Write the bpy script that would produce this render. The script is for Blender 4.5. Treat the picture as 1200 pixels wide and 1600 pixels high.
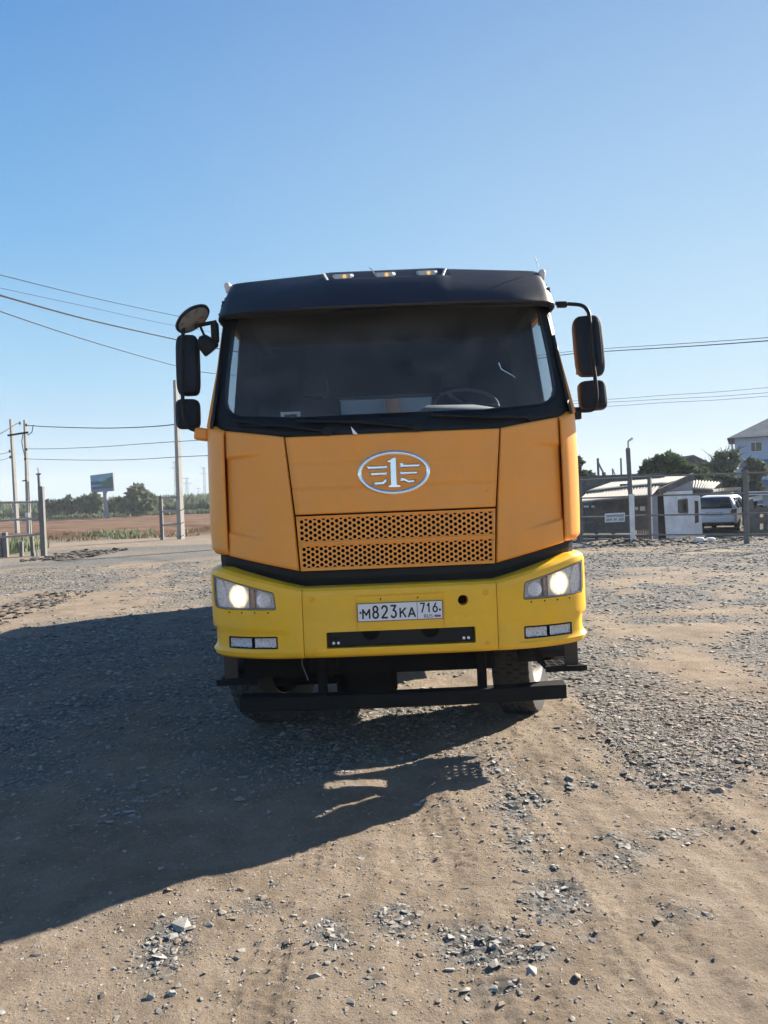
import bpy, bmesh, math, random
import numpy as np
from mathutils import Vector, Matrix, Euler
R = math.radians
random.seed(7); rng = np.random.default_rng(11)
for o in list(bpy.data.objects): bpy.data.objects.remove(o)
scene = bpy.context.scene
col = scene.collection

# ------------------------------------------------------------------ camera
CAM_H, F_PX, ROLL, PITCH = 1.75, 1202.0, R(2.4), math.atan(22/1202.0)
cd = bpy.data.cameras.new('camera'); cam = bpy.data.objects.new('camera', cd); col.objects.link(cam)
cd.sensor_fit = 'VERTICAL'; cd.sensor_height = 24.0; cd.lens = F_PX/1600*24.0
cd.clip_start = 0.05; cd.clip_end = 20000
cam.matrix_world = Matrix.Translation((0, 0, CAM_H)) @ Matrix.Rotation(R(90)-PITCH, 4, 'X') @ Matrix.Rotation(-ROLL, 4, 'Z')
scene.camera = cam
# ------------------------------------------------------------------ sky, sun, exposure
SUN_EL, SUN_AZ = R(28.5), R(54.6)        # azimuth measured from +Y towards +X
w = bpy.data.worlds.new('World'); scene.world = w; w.use_nodes = True
nt = w.node_tree; bg = nt.nodes['Background']
sky = nt.nodes.new('ShaderNodeTexSky'); sky.sky_type = 'NISHITA'; sky.sun_disc = False
sky.sun_elevation = SUN_EL; sky.sun_rotation = SUN_AZ
sky.air_density = 1.0; sky.dust_density = 0.6; sky.ozone_density = 1.6; sky.altitude = 100
sky_mul = nt.nodes.new('ShaderNodeMix'); sky_mul.data_type = 'RGBA'; sky_mul.inputs[0].default_value = 0.98
tcw = nt.nodes.new('ShaderNodeTexCoord'); sx_ = nt.nodes.new('ShaderNodeSeparateXYZ'); nt.links.new(tcw.outputs['Generated'], sx_.inputs[0])
rw = nt.nodes.new('ShaderNodeValToRGB'); nt.links.new(sx_.outputs['Z'], rw.inputs[0])     # clear dry-day sky by height above the horizon
for k_, (p_, c_) in enumerate(((0.0, (.54,.72,.83)), (.07, (.46,.70,.88)), (.16, (.31,.63,.90)), (.31, (.155,.455,.83)), (.55, (.045,.255,.66)), (1.0, (.008,.05,.2)))):
    e_ = rw.color_ramp.elements[k_] if k_ < 2 else rw.color_ramp.elements.new(p_)
    e_.position = p_; e_.color = (*c_, 1)
dotn = nt.nodes.new('ShaderNodeVectorMath'); dotn.operation = 'DOT_PRODUCT'; nt.links.new(tcw.outputs['Generated'], dotn.inputs[0])
dotn.inputs[1].default_value = (math.sin(SUN_AZ)*math.cos(SUN_EL), math.cos(SUN_AZ)*math.cos(SUN_EL), math.sin(SUN_EL))
glow = nt.nodes.new('ShaderNodeMapRange'); glow.inputs['From Min'].default_value = .2; glow.inputs['From Max'].default_value = 1.0; glow.inputs['To Min'].default_value = 0.0; glow.inputs['To Max'].default_value = 0.56; glow.interpolation_type = 'SMOOTHSTEP'
nt.links.new(dotn.outputs['Value'], glow.inputs['Value'])
gm = nt.nodes.new('ShaderNodeMix'); gm.data_type = 'RGBA'; gh = nt.nodes.new('ShaderNodeMapRange'); gh.inputs['From Min'].default_value = 0.0; gh.inputs['From Max'].default_value = .85; gh.inputs['To Min'].default_value = 1.0; gh.inputs['To Max'].default_value = .1; nt.links.new(sx_.outputs['Z'], gh.inputs['Value'])
gx = nt.nodes.new('ShaderNodeMath'); gx.operation = 'MULTIPLY'; nt.links.new(glow.outputs[0], gx.inputs[0]); nt.links.new(gh.outputs[0], gx.inputs[1])
nt.links.new(gx.outputs[0], gm.inputs[0]); nt.links.new(rw.outputs[0], gm.inputs[6]); gm.inputs[7].default_value = (.82,.97,1.04,1)
sc_ = nt.nodes.new('ShaderNodeVectorMath'); sc_.operation = 'SCALE'; nt.links.new(gm.outputs[2], sc_.inputs[0]); sc_.inputs['Scale'].default_value = 4.95
nt.links.new(sky.outputs[0], sky_mul.inputs[6]); nt.links.new(sc_.outputs[0], sky_mul.inputs[7])
nt.links.new(sky_mul.outputs[2], bg.inputs[0]); bg.inputs[1].default_value = 0.06
sd = bpy.data.lights.new('sun', 'SUN'); sd.energy = 5.0; sd.angle = R(0.5); sd.color = (1.0, 0.91, 0.78)
sun = bpy.data.objects.new('sun', sd); col.objects.link(sun)
sdir = Vector((math.sin(SUN_AZ)*math.cos(SUN_EL), math.cos(SUN_AZ)*math.cos(SUN_EL), math.sin(SUN_EL)))
sun.rotation_euler = sdir.to_track_quat('Z', 'Y').to_euler(); sun.location = (30, 20, 30)
vs = scene.view_settings; vs.view_transform = 'Standard'; vs.look = 'None'; vs.exposure = 1.7; vs.gamma = 1.0
scene.cycles.max_bounces = 8; scene.cycles.transparent_max_bounces = 16

# ------------------------------------------------------------------ pixel helpers (photo pixels, 1200 x 1600)
def ray(x, y):
    c, s = math.cos(ROLL), math.sin(ROLL); dx, dy = x-600, y-800
    u = dx*c - dy*s; v = -dx*s - dy*c
    return Vector((u, F_PX*math.cos(PITCH)+v*math.sin(PITCH), v*math.cos(PITCH)-F_PX*math.sin(PITCH)))
def at(x, y, Y):
    d = ray(x, y); return Vector((0, 0, CAM_H)) + d*(Y/d.y)
def gnd(x, y, z=0.0):
    d = ray(x, y); return Vector((0, 0, CAM_H)) + d*((z-CAM_H)/d.z)

# ------------------------------------------------------------------ object helpers
def tag(o, label=None, cat=None, group=None, kind=None):
    if label: o['label'] = label
    if cat: o['category'] = cat
    if group: o['group'] = group
    if kind: o['kind'] = kind
    return o
def empty(name, loc=(0, 0, 0), rz=0.0, parent=None):
    o = bpy.data.objects.new(name, None); col.objects.link(o); o.location = loc; o.rotation_euler = (0, 0, rz)
    o.empty_display_size = 0.2
    if parent: o.parent = parent
    return o
def kids(o): return [c for c in bpy.data.objects if c.parent == o]
def copy_tree(o, parent=None):
    c = o.copy(); col.objects.link(c)
    if parent: c.parent = parent
    for ch in kids(o): copy_tree(ch, c)
    return c

class MB:
    def __init__(s): s.v = []; s.f = []; s.m = []
    def add(s, vs, fs, m=0):
        b = len(s.v); s.v.extend([tuple(v) for v in vs])
        for f in fs: s.f.append([b+i for i in f]); s.m.append(m)
        return s
    def box(s, x0, x1, y0, y1, z0, z1, m=0):
        return s.add([(x0,y0,z0),(x1,y0,z0),(x1,y1,z0),(x0,y1,z0),(x0,y0,z1),(x1,y0,z1),(x1,y1,z1),(x0,y1,z1)],
                     [(0,3,2,1),(4,5,6,7),(0,1,5,4),(1,2,6,5),(2,3,7,6),(3,0,4,7)], m)
    def hexa(s, p, m=0):   # 8 corners: 4 bottom then 4 top
        return s.add(p, [(0,3,2,1),(4,5,6,7),(0,1,5,4),(1,2,6,5),(2,3,7,6),(3,0,4,7)], m)
    def obox(s, c, size, rot=(0,0,0), m=0):
        M = Euler(rot).to_matrix(); h = [k/2 for k in size]; c = Vector(c)
        P = [c + M @ Vector((a*h[0], b*h[1], d*h[2])) for d in (-1,1) for a,b in ((-1,-1),(1,-1),(1,1),(-1,1))]
        return s.hexa(P, m)
    def bar(s, p, q, wx, wy=None, m=0, up=(0,0,1)):   # rectangular bar p -> q
        p, q = Vector(p), Vector(q); d = (q-p).normalized(); wy = wy or wx
        a = d.cross(Vector(up))
        if a.length < 1e-4: a = d.cross(Vector((0,1,0)))
        a.normalize(); b = a.cross(d)
        P = [k + a*i*wx/2 + b*j*wy/2 for k in (p, q) for i, j in ((-1,-1),(1,-1),(1,1),(-1,1))]
        return s.hexa(P, m)
    def tube(s, pts, r, n=8, m=0, cap=True):
        pts = [Vector(p) for p in pts]; k = len(pts); rr = r if isinstance(r, (list, tuple)) else [r]*k
        vs = []; ref = None
        for i, p in enumerate(pts):
            d = (pts[min(i+1,k-1)] - pts[max(i-1,0)]).normalized()
            if ref is None:
                ref = Vector((0,0,1)) if abs(d.z) < .9 else Vector((1,0,0))
            a = (ref - d*ref.dot(d)).normalized(); ref = a; b = d.cross(a)
            for j in range(n):
                t = 2*math.pi*j/n; vs.append(p + (a*math.cos(t)+b*math.sin(t))*rr[i])
        fs = [(i*n+j, i*n+(j+1)%n, (i+1)*n+(j+1)%n, (i+1)*n+j) for i in range(k-1) for j in range(n)]
        if cap: fs += [tuple(range(n))[::-1], tuple((k-1)*n+j for j in range(n))]
        return s.add(vs, fs, m)
    def prism(s, poly, y0, y1, m=0):    # polygon in x,z extruded along y (y0 / y1 may be functions of x)
        f0 = y0 if callable(y0) else (lambda x, z: y0); f1 = y1 if callable(y1) else (lambda x, z: y1)
        n = len(poly)
        vs = [(x, f0(x,z), z) for x, z in poly] + [(x, f1(x,z), z) for x, z in poly]
        return s.add(vs, [tuple(range(n)), tuple(range(n, 2*n))[::-1]] + [(i, (i+1)%n, n+(i+1)%n, n+i) for i in range(n)], m)
    def lathe(s, prof, c, axis='x', n=32, m=0, ang=None):   # prof: (radius, along)
        vs = []; k = len(prof); c = Vector(c)
        for r, a in prof:
            for j in range(n):
                t = 2*math.pi*j/n; p = (math.cos(t)*r, math.sin(t)*r)
                vs.append(c + Vector({'x': (a, p[0], p[1]), 'y': (p[0], a, p[1]), 'z': (p[0], p[1], a)}[axis]))
        fs = [(i*n+j, i*n+(j+1)%n, (i+1)*n+(j+1)%n, (i+1)*n+j) for i in range(k-1) for j in range(n)]
        if prof[0][0] > 1e-6: fs.append(tuple(range(n)))
        if prof[-1][0] > 1e-6: fs.append(tuple((k-1)*n+j for j in range(n))[::-1])
        return s.add(vs, fs, m)
    def grid(s, fn, nu, nv, m=0, cu=False, cv=False):
        vs = [fn(i/(nu if cu else nu-1), j/(nv if cv else nv-1)) for i in range(nu) for j in range(nv)]
        fs = [(i*nv+j, ((i+1)%nu)*nv+j, ((i+1)%nu)*nv+(j+1)%nv, i*nv+(j+1)%nv)
              for i in range(nu if cu else nu-1) for j in range(nv if cv else nv-1)]
        return s.add(vs, fs, m)
    def build(s, name, mat, parent=None, bevel=0, seg=2, ang=35, solid=0, off=-1, merge=True, recalc=True, sub=0, face=None):
        me = bpy.data.meshes.new(name); me.from_pydata(s.v, [], s.f)
        mats = mat if isinstance(mat, (list, tuple)) else [mat]
        for k in mats: me.materials.append(k)
        if len(mats) > 1: me.polygons.foreach_set('material_index', s.m)
        if merge or recalc:
            b = bmesh.new(); b.from_mesh(me)
            if merge: bmesh.ops.remove_doubles(b, verts=b.verts, dist=1e-5)
            if recalc: bmesh.ops.recalc_face_normals(b, faces=b.faces)
            if face is not None:
                d_ = Vector(face); acc = sum((f.normal.dot(d_)*f.calc_area() for f in b.faces), 0.0)
                if acc < 0: bmesh.ops.reverse_faces(b, faces=b.faces)
            b.to_mesh(me); b.free()
        me.polygons.foreach_set('use_smooth', [True]*len(me.polygons)); me.set_sharp_from_angle(angle=R(ang))
        o = bpy.data.objects.new(name, me); col.objects.link(o)
        if parent: o.parent = parent
        if solid:
            q = o.modifiers.new('solid', 'SOLIDIFY'); q.thickness = solid; q.offset = off
        if sub:
            q = o.modifiers.new('sub', 'SUBSURF'); q.levels = q.render_levels = sub
        if bevel:
            q = o.modifiers.new('bevel', 'BEVEL'); q.width = bevel; q.segments = seg; q.limit_method = 'ANGLE'; q.angle_limit = R(30)
            q.harden_normals = False
        return o
def cut(o, cutters):
    """cut pockets into o and drop the cutters"""
    for c in cutters:
        q = o.modifiers.new('cut', 'BOOLEAN'); q.operation = 'DIFFERENCE'; q.solver = 'EXACT'; q.object = c
    dg = bpy.context.evaluated_depsgraph_get(); dg.update()
    me = bpy.data.meshes.new_from_object(o.evaluated_get(dg)); old = o.data
    o.modifiers.clear(); o.data = me
    me.polygons.foreach_set('use_smooth', [True]*len(me.polygons)); me.set_sharp_from_angle(angle=R(30))
    for c in cutters: bpy.data.objects.remove(c)
def lerp(a, b, t): return a + (b-a)*t
def interp(x, xs, ys): return float(np.interp(x, xs, ys))
def sstep(a, b, x):
    t = min(1, max(0, (x-a)/(b-a))); return t*t*(3-2*t)
def catmull(pts, n):
    P = [Vector(p) for p in pts]; out = []
    for i in range(len(P)-1):
        p0, p1, p2, p3 = P[max(i-1,0)], P[i], P[i+1], P[min(i+2,len(P)-1)]
        for k in range(n):
            t = k/n
            out.append(.5*((2*p1)+(p2-p0)*t+(2*p0-5*p1+4*p2-p3)*t*t+(3*p1-p0-3*p2+p3)*t**3))
    out.append(P[-1]); return out

# ------------------------------------------------------------------ materials
def newmat(name):
    m = bpy.data.materials.new(name); m.use_nodes = True; nt = m.node_tree
    return m, nt, nt.nodes['Principled BSDF']
def N(nt, t, **k):
    n = nt.nodes.new(t)
    for a, b in k.items():
        if a in n.inputs: n.inputs[a].default_value = b
        else: setattr(n, a, b)
    return n
def ramp(nt, fac, stops):
    r = nt.nodes.new('ShaderNodeValToRGB'); e = r.color_ramp.elements
    while len(e) < len(stops): e.new(.5)
    for k, (p, c) in zip(e, stops): k.position = p; k.color = (*c, 1) if len(c) == 3 else c
    nt.links.new(fac, r.inputs[0]); return r
def mixc(nt, fac, a, b):
    m = nt.nodes.new('ShaderNodeMix'); m.data_type = 'RGBA'
    for sock, val in ((m.inputs[0], fac), (m.inputs[6], a), (m.inputs[7], b)):
        if hasattr(val, 'is_output'): nt.links.new(val, sock)
        elif isinstance(val, (int, float)): sock.default_value = val
        else: sock.default_value = (*val, 1)
    return m.outputs[2]
def simple(name, colr, rough=.6, metal=0, var=.12, scale=6, bump=0, bscale=60, spec=.5, coat=0, dust=0, dustcol=(.42,.36,.29), coord='Object', chips=0):
    m, nt, b = newmat(name)
    tc = N(nt, 'ShaderNodeTexCoord')
    n1 = N(nt, 'ShaderNodeTexNoise', Scale=scale, Detail=6.0, Roughness=.65); nt.links.new(tc.outputs[coord], n1.inputs['Vector'])
    lo = tuple(c*(1-var) for c in colr); hi = tuple(min(1, c*(1+var)) for c in colr)
    r = ramp(nt, n1.outputs['Fac'], [(.3, lo), (.7, hi)]); out = r.outputs[0]
    if dust:
        n2 = N(nt, 'ShaderNodeTexNoise', Scale=3.3, Detail=9.0, Roughness=.75); nt.links.new(tc.outputs[coord], n2.inputs['Vector'])
        r2 = ramp(nt, n2.outputs['Fac'], [(.42, (0,0,0)), (.8, (dust,)*3)])
        out = mixc(nt, r2.outputs[0], out, dustcol)
    if chips:     # stone chips and mud specks
        n4 = N(nt, 'ShaderNodeTexNoise', Scale=42.0, Detail=2.0, Roughness=.5); nt.links.new(tc.outputs[coord], n4.inputs['Vector'])
        n5 = N(nt, 'ShaderNodeTexNoise', Scale=2.1, Detail=4.0); nt.links.new(tc.outputs[coord], n5.inputs['Vector'])
        r4 = ramp(nt, n4.outputs['Fac'], [(.715, (0,0,0)), (.735, (1,1,1))]); r5 = ramp(nt, n5.outputs['Fac'], [(.45, (0,0,0)), (.62, (chips,)*3)])
        mm_ = N(nt, 'ShaderNodeMath', operation='MULTIPLY'); nt.links.new(r4.outputs[0], mm_.inputs[0]); nt.links.new(r5.outputs[0], mm_.inputs[1])
        out = mixc(nt, mm_.outputs[0], out, (.08,.055,.035))
    nt.links.new(out, b.inputs['Base Color'])
    rr = ramp(nt, n1.outputs['Fac'], [(.3, (max(0,rough-.08),)*3), (.7, (min(1,rough+.08),)*3)])
    nt.links.new(rr.outputs[0], b.inputs['Roughness'])
    b.inputs['Metallic'].default_value = metal; b.inputs['Specular IOR Level'].default_value = spec
    b.inputs['Coat Weight'].default_value = coat; b.inputs['Coat Roughness'].default_value = .12
    if bump:
        n3 = N(nt, 'ShaderNodeTexNoise', Scale=bscale, Detail=5.0); nt.links.new(tc.outputs[coord], n3.inputs['Vector'])
        bp = N(nt, 'ShaderNodeBump', Strength=bump, Distance=.01); nt.links.new(n3.outputs['Fac'], bp.inputs['Height'])
        nt.links.new(bp.outputs[0], b.inputs['Normal'])
    return m
def glass(name, tint=(.55,.6,.62), rough=.02, refl=1.0, haze=0.0):
    m, nt, b = newmat(name); out = nt.nodes['Material Output']
    tr = N(nt, 'ShaderNodeBsdfTransparent'); tr.inputs[0].default_value = (*tint, 1)
    gl = N(nt, 'ShaderNodeBsdfGlossy'); gl.inputs[0].default_value = (refl,)*3 + (1,); gl.inputs['Roughness'].default_value = rough
    fr = N(nt, 'ShaderNodeFresnel', IOR=1.5); gg = N(nt, 'ShaderNodeNewGeometry'); mr = N(nt, 'ShaderNodeMapRange'); mr.inputs['To Min'].default_value = 1.5; mr.inputs['To Max'].default_value = 1/1.5
    nt.links.new(gg.outputs['Backfacing'], mr.inputs['Value']); nt.links.new(mr.outputs[0], fr.inputs['IOR'])   # same thin pane from either side
    mx = N(nt, 'ShaderNodeMixShader')
    nt.links.new(fr.outputs[0], mx.inputs[0]); nt.links.new(tr.outputs[0], mx.inputs[1]); nt.links.new(gl.outputs[0], mx.inputs[2])
    last = mx.outputs[0]
    if haze:  # diffuse film whose grey tone stands in for reflections on the pane
        df = N(nt, 'ShaderNodeBsdfDiffuse'); df.inputs[0].default_value = (.5,.48,.45,1)
        tc = N(nt, 'ShaderNodeTexCoord'); nn = N(nt, 'ShaderNodeTexNoise', Scale=4.0, Detail=8.0); nt.links.new(tc.outputs['Object'], nn.inputs[0])
        rr = ramp(nt, nn.outputs['Fac'], [(.3, (haze*.4,)*3), (.75, (haze*1.6,)*3)])
        m2 = N(nt, 'ShaderNodeMixShader'); nt.links.new(rr.outputs[0], m2.inputs[0])
        nt.links.new(last, m2.inputs[1]); nt.links.new(df.outputs[0], m2.inputs[2]); last = m2.outputs[0]
    nt.links.new(last, out.inputs[0]); return m
M = {}
M['orange'] = simple('orange_paint', (.95,.345,.037), .44, 0, .05, 3, dust=.24, dustcol=(.52,.36,.22), coat=.10, chips=.35)
M['yellow'] = simple('yellow_paint', (.95,.51,.013), .40, 0, .06, 4, dust=.22, dustcol=(.45,.36,.2), coat=.10, chips=.5)
M['black'] = simple('black_plastic', (.006,.008,.011), .55, 0, .3, 8, dust=.015, bump=.05, bscale=400, spec=.3)
M['visor'] = simple('dark_navy_plastic', (.010,.014,.024), .45, 0, .2, 5, dust=.03)
M['frame'] = simple('chassis_black', (.004,.004,.0045), .85, 0, .3, 10, dust=.01, bump=.1, spec=.15)
M['dusty'] = simple('dusty_black_steel', (.007,.0075,.008), .75, 0, .3, 8, dust=.02, bump=.1, spec=.2)
M['rubber'] = simple('tyre_rubber', (.04,.039,.038), .85, 0, .3, 14, dust=.25, dustcol=(.13,.12,.11), bump=.15)
M['rim'] = simple('steel_rim', (.38,.35,.32), .5, .3, .2, 10, dust=.4)
M['brown'] = simple('dusty_brown_steel', (.05,.04,.034), .75, 0, .3, 10, dust=.1)
M['chrome'] = simple('chrome', (.85,.87,.9), .08, 1, .03, 10)
M['silver'] = simple('silver_reflector', (.86,.86,.90), .28, .15, .12, 60, bump=.6, bscale=60)
M['glass'] = glass('windscreen_glass', (.62,.67,.73), .02, .7, .085)
M['sideglass'] = glass('side_glass', (.80,.85,.86), .02, .8)
M['lens'] = glass('clear_lens', (.93,.93,.93), .03)
M['cabin'] = simple('dark_cabin_trim', (.035,.04,.05), .8, 0, .2, 6)
M['seat'] = simple('seat_fabric', (.03,.034,.045), .9, 0, .25, 30, bump=.3, bscale=200)
M['greybody'] = simple('grey_blue_steel', (.19,.25,.32), .6, 0, .15, 3, dust=.12)
M['white'] = simple('white_paint', (.72,.72,.72), .5, 0, .05, 6, dust=.1)
M['plate'] = simple('plate_white', (.78,.78,.80), .4, 0, .03, 9, dust=.08)
M['ink'] = simple('plate_black', (.01,.01,.012), .5, 0, .1, 9)
M['dashpaper'] = simple('dull_paper', (.30,.30,.29), .85, 0, .1, 9)
M['rust'] = simple('rusty_orange', (.30,.12,.06), .7, 0, .2, 9)
M['paper'] = simple('paper', (.7,.7,.68), .8, 0, .06, 9)
M['blue'] = simple('flag_blue', (.05,.08,.35), .5, 0, .05); M['red'] = simple('flag_red', (.5,.03,.04), .5, 0, .05)
M['concrete'] = simple('concrete', (.33,.315,.295), .9, 0, .14, 3, bump=.3, bscale=25)
M['galv'] = simple('whitewashed_pipe', (.30,.29,.28), .7, 0, .18, 8, bump=.2)
M['postgrey'] = simple('grey_post', (.15,.146,.142), .85, 0, .2, 6, bump=.3)
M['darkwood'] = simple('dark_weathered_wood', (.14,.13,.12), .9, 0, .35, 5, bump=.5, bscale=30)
M['wood'] = simple('weathered_wood', (.16,.14,.115), .9, 0, .3, 5, bump=.4, bscale=30)
M['slate'] = simple('asbestos_slate', (.27,.262,.245), .9, 0, .38, 2.2, bump=.3, bscale=20)
M['whitewash'] = simple('whitewash_wall', (.84,.82,.82), .9, 0, .16, 2.2, bump=.4, bscale=12, dust=.45, dustcol=(.36,.33,.3))
M['wire'] = simple('wire_black', (.02,.022,.03), .6, 0, .1)
M['darkglass'] = simple('dark_car_glass', (.012,.015,.02), .06, 0, .1, spec=.6)
M['bark'] = simple('bark', (.09,.07,.055), .95, 0, .3, 8)
M['steel'] = simple('pylon_steel', (.25,.26,.28), .7, .2, .1)
def emit(name, colr, strength, stripes=0):
    m, nt, b = newmat(name)
    b.inputs['Base Color'].default_value = (*colr, 1); b.inputs['Emission Color'].default_value = (*colr, 1); b.inputs['Emission Strength'].default_value = strength
    if stripes:
        tc = N(nt, 'ShaderNodeTexCoord'); mp = N(nt, 'ShaderNodeMapping'); mp.inputs['Scale'].default_value = (stripes, 4, 3)
        nt.links.new(tc.outputs['Object'], mp.inputs[0]); nn = N(nt, 'ShaderNodeTexNoise', Scale=1.0, Detail=3.0); nt.links.new(mp.outputs[0], nn.inputs[0])
        r = ramp(nt, nn.outputs['Fac'], [(.3, (.45,)*3), (.6, (1.0,)*3)])
        mm = N(nt, 'ShaderNodeMath', operation='MULTIPLY'); nt.links.new(r.outputs[0], mm.inputs[0]); mm.inputs[1].default_value = strength
        nt.links.new(mm.outputs[0], b.inputs['Emission Strength'])
    return m
M['beam'] = emit('lit_headlamp', (1.0,.84,.58), 1.05, 70)
_n = M['beam'].node_tree; _b = _n.nodes['Principled BSDF']; _src = _b.inputs['Emission Strength'].links[0].from_socket
_tc = N(_n, 'ShaderNodeTexCoord'); _s = N(_n, 'ShaderNodeSeparateXYZ'); _n.links.new(_tc.outputs['Object'], _s.inputs[0])
def _m(op, a, b=None):
    q = N(_n, 'ShaderNodeMath', operation=op)
    for k, v in enumerate((a, b)):
        if v is None: continue
        if hasattr(v, 'is_output'): _n.links.new(v, q.inputs[k])
        else: q.inputs[k].default_value = v
    return q.outputs[0]
_dx = _m('DIVIDE', _m('SUBTRACT', _m('ABSOLUTE', _s.outputs['X']), 1.045), .072); _dz = _m('DIVIDE', _m('SUBTRACT', _s.outputs['Z'], 1.148), .082)
_r = _m('SQRT', _m('ADD', _m('MULTIPLY', _dx, _dx), _m('MULTIPLY', _dz, _dz)))
_f = ramp(_n, _r, [(.35, (1,1,1)), (.75, (.55,.55,.55)), (1.0, (.10,.10,.10))]); _n.links.new(_m('MULTIPLY', _src, _f.outputs[0]), _b.inputs['Emission Strength'])
M['amber'] = emit('lit_marker', (1.0,.55,.15), .25)
def leafmat(name, a, b_, trans=.25):
    m, nt, b = newmat(name)
    tc = N(nt, 'ShaderNodeTexCoord'); n1 = N(nt, 'ShaderNodeTexNoise', Scale=1.1, Detail=5.0, Roughness=.7); nt.links.new(tc.outputs['Object'], n1.inputs[0])
    r = ramp(nt, n1.outputs['Fac'], [(.3, a), (.7, b_)]); nt.links.new(r.outputs[0], b.inputs['Base Color'])
    b.inputs['Roughness'].default_value = .65; b.inputs['Specular IOR Level'].default_value = .25
    out = nt.nodes['Material Output']; t = N(nt, 'ShaderNodeBsdfTranslucent'); nt.links.new(r.outputs[0], t.inputs[0])
    mx = N(nt, 'ShaderNodeMixShader'); mx.inputs[0].default_value = trans
    nt.links.new(b.outputs[0], mx.inputs[1]); nt.links.new(t.outputs[0], mx.inputs[2]); nt.links.new(mx.outputs[0], out.inputs[0]); return m
M['leaf'] = leafmat('green_leaves', (.05,.08,.034), (.11,.145,.065))
M['leafgrey'] = leafmat('grey_green_leaves', (.10,.14,.07), (.195,.22,.135))
M['leafdark'] = leafmat('dark_leaves', (.042,.064,.034), (.085,.108,.062))
M['crop'] = leafmat('crop_leaves', (.07,.095,.05), (.125,.145,.082))
M['dry'] = leafmat('dry_grass', (.14,.10,.045), (.21,.165,.09))
M['dashtop'] = simple('dash_top', (.09,.09,.092), .8, 0, .15, 6, dust=.3)
M['lampback'] = simple('lamp_back', (.45,.45,.46), .5, 0, .1, 9)
M['markerlens'] = simple('marker_lens', (.62,.58,.52), .25, 0, .12, 40)
M['lens_amber'] = simple('pale_lamp_lens', (.72,.62,.52), .2, 0, .1, 20)
M['lampframe'] = simple('lamp_bezel', (.22,.22,.23), .4, 0, .1, 9)
M['indicator'] = simple('indicator_glass', (.42,.30,.26), .2, .2, .2, 30)
M['mirrorglass'] = simple('grey_mirror', (.36,.39,.43), .3, .25, .15, 12, dust=.3)  # grey base colour stands in for the pale reflection, dust over it
M['galvdark'] = simple('grey_leg', (.24,.25,.28), .7, 0, .1, 6)
for n_, c_ in (('bill_sky',(.15,.36,.50)),('bill_hill',(.025,.11,.19)),('bill_wood',(.04,.14,.11)),('bill_water',(.16,.34,.45)),('bill_strip',(.16,.22,.32))): M[n_] = simple(n_, c_, .6, 0, .22, 1.2)
M['greywash'] = simple('grey_lilac_wall', (.34,.34,.38), .9, 0, .15, 3, bump=.3, bscale=15)
M['carwhite'] = simple('white_car_paint', (.80,.80,.82), .3, 0, .03, 3, coat=.4, dust=.08)
M['taillight'] = simple('tail_light_red', (.16,.03,.035), .25, 0, .1, 6)
M['veilwall'] = simple('veiled_pale_wall', (.50,.56,.68), .9, 0, .08, .6)  # blue cast of the hazy veil put into the wall colour
M['bandblue'] = simple('darker_blue_band', (.15,.21,.33), .9, 0, .1, .8)
M['roofgrey'] = simple('grey_slate_roof', (.21,.215,.22), .9, 0, .25, 1.5, bump=.4, bscale=8)
M['mirrorblack'] = simple('mirror_black', (.018,.024,.036), .75, 0, .3, 8, dust=.03, spec=.25)
M['clod'] = simple('earth_clod', (.085,.072,.06), .95, 0, .35, 3, bump=.4, coord='Object')

hm = bpy.data.materials.new('haze_air'); hm.use_nodes = True; hm.node_tree.nodes.remove(hm.node_tree.nodes['Principled BSDF'])
hv_ = hm.node_tree.nodes.new('ShaderNodeVolumePrincipled'); hv_.inputs['Color'].default_value = (.80,.87,.95,1); hv_.inputs['Density'].default_value = .00065
hm.node_tree.links.new(hv_.outputs[0], hm.node_tree.nodes['Material Output'].inputs['Volume']); M['haze'] = hm
M['wheelgrey'] = simple('steering_grey', (.14,.14,.145), .55, 0, .1, 9)
# ------------------------------------------------------------------ ground: one graded sheet to the horizon
def hash2(ix, iy, seed):
    n = (ix.astype(np.int64)*374761393 + iy.astype(np.int64)*668265263 + seed*1442695041) & 0xffffffff
    n = ((n ^ (n >> 13))*1274126177) & 0xffffffff
    return ((n ^ (n >> 16)) & 0xffff)/65535.0
def vnoise(x, y, seed=0):
    ix, iy = np.floor(x), np.floor(y); fx, fy = x-ix, y-iy
    fx = fx*fx*fx*(fx*(fx*6-15)+10); fy = fy*fy*fy*(fy*(fy*6-15)+10)
    a, b = hash2(ix, iy, seed), hash2(ix+1, iy, seed); c, d = hash2(ix, iy+1, seed), hash2(ix+1, iy+1, seed)
    return (a*(1-fx)+b*fx)*(1-fy) + (c*(1-fx)+d*fx)*fy - .5
def fbm(x, y, oct=4, seed=0, gain=.5):
    s = 0; a = 1.0
    for k in range(oct):
        s = s + a*vnoise(x*2**k+17.3*k, y*2**k-9.1*k, seed+k); a *= gain
    return s
def nsm(a, b, v): t = np.clip((v-a)/(b-a), 0, 1); return t*t*(3-2*t)
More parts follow.
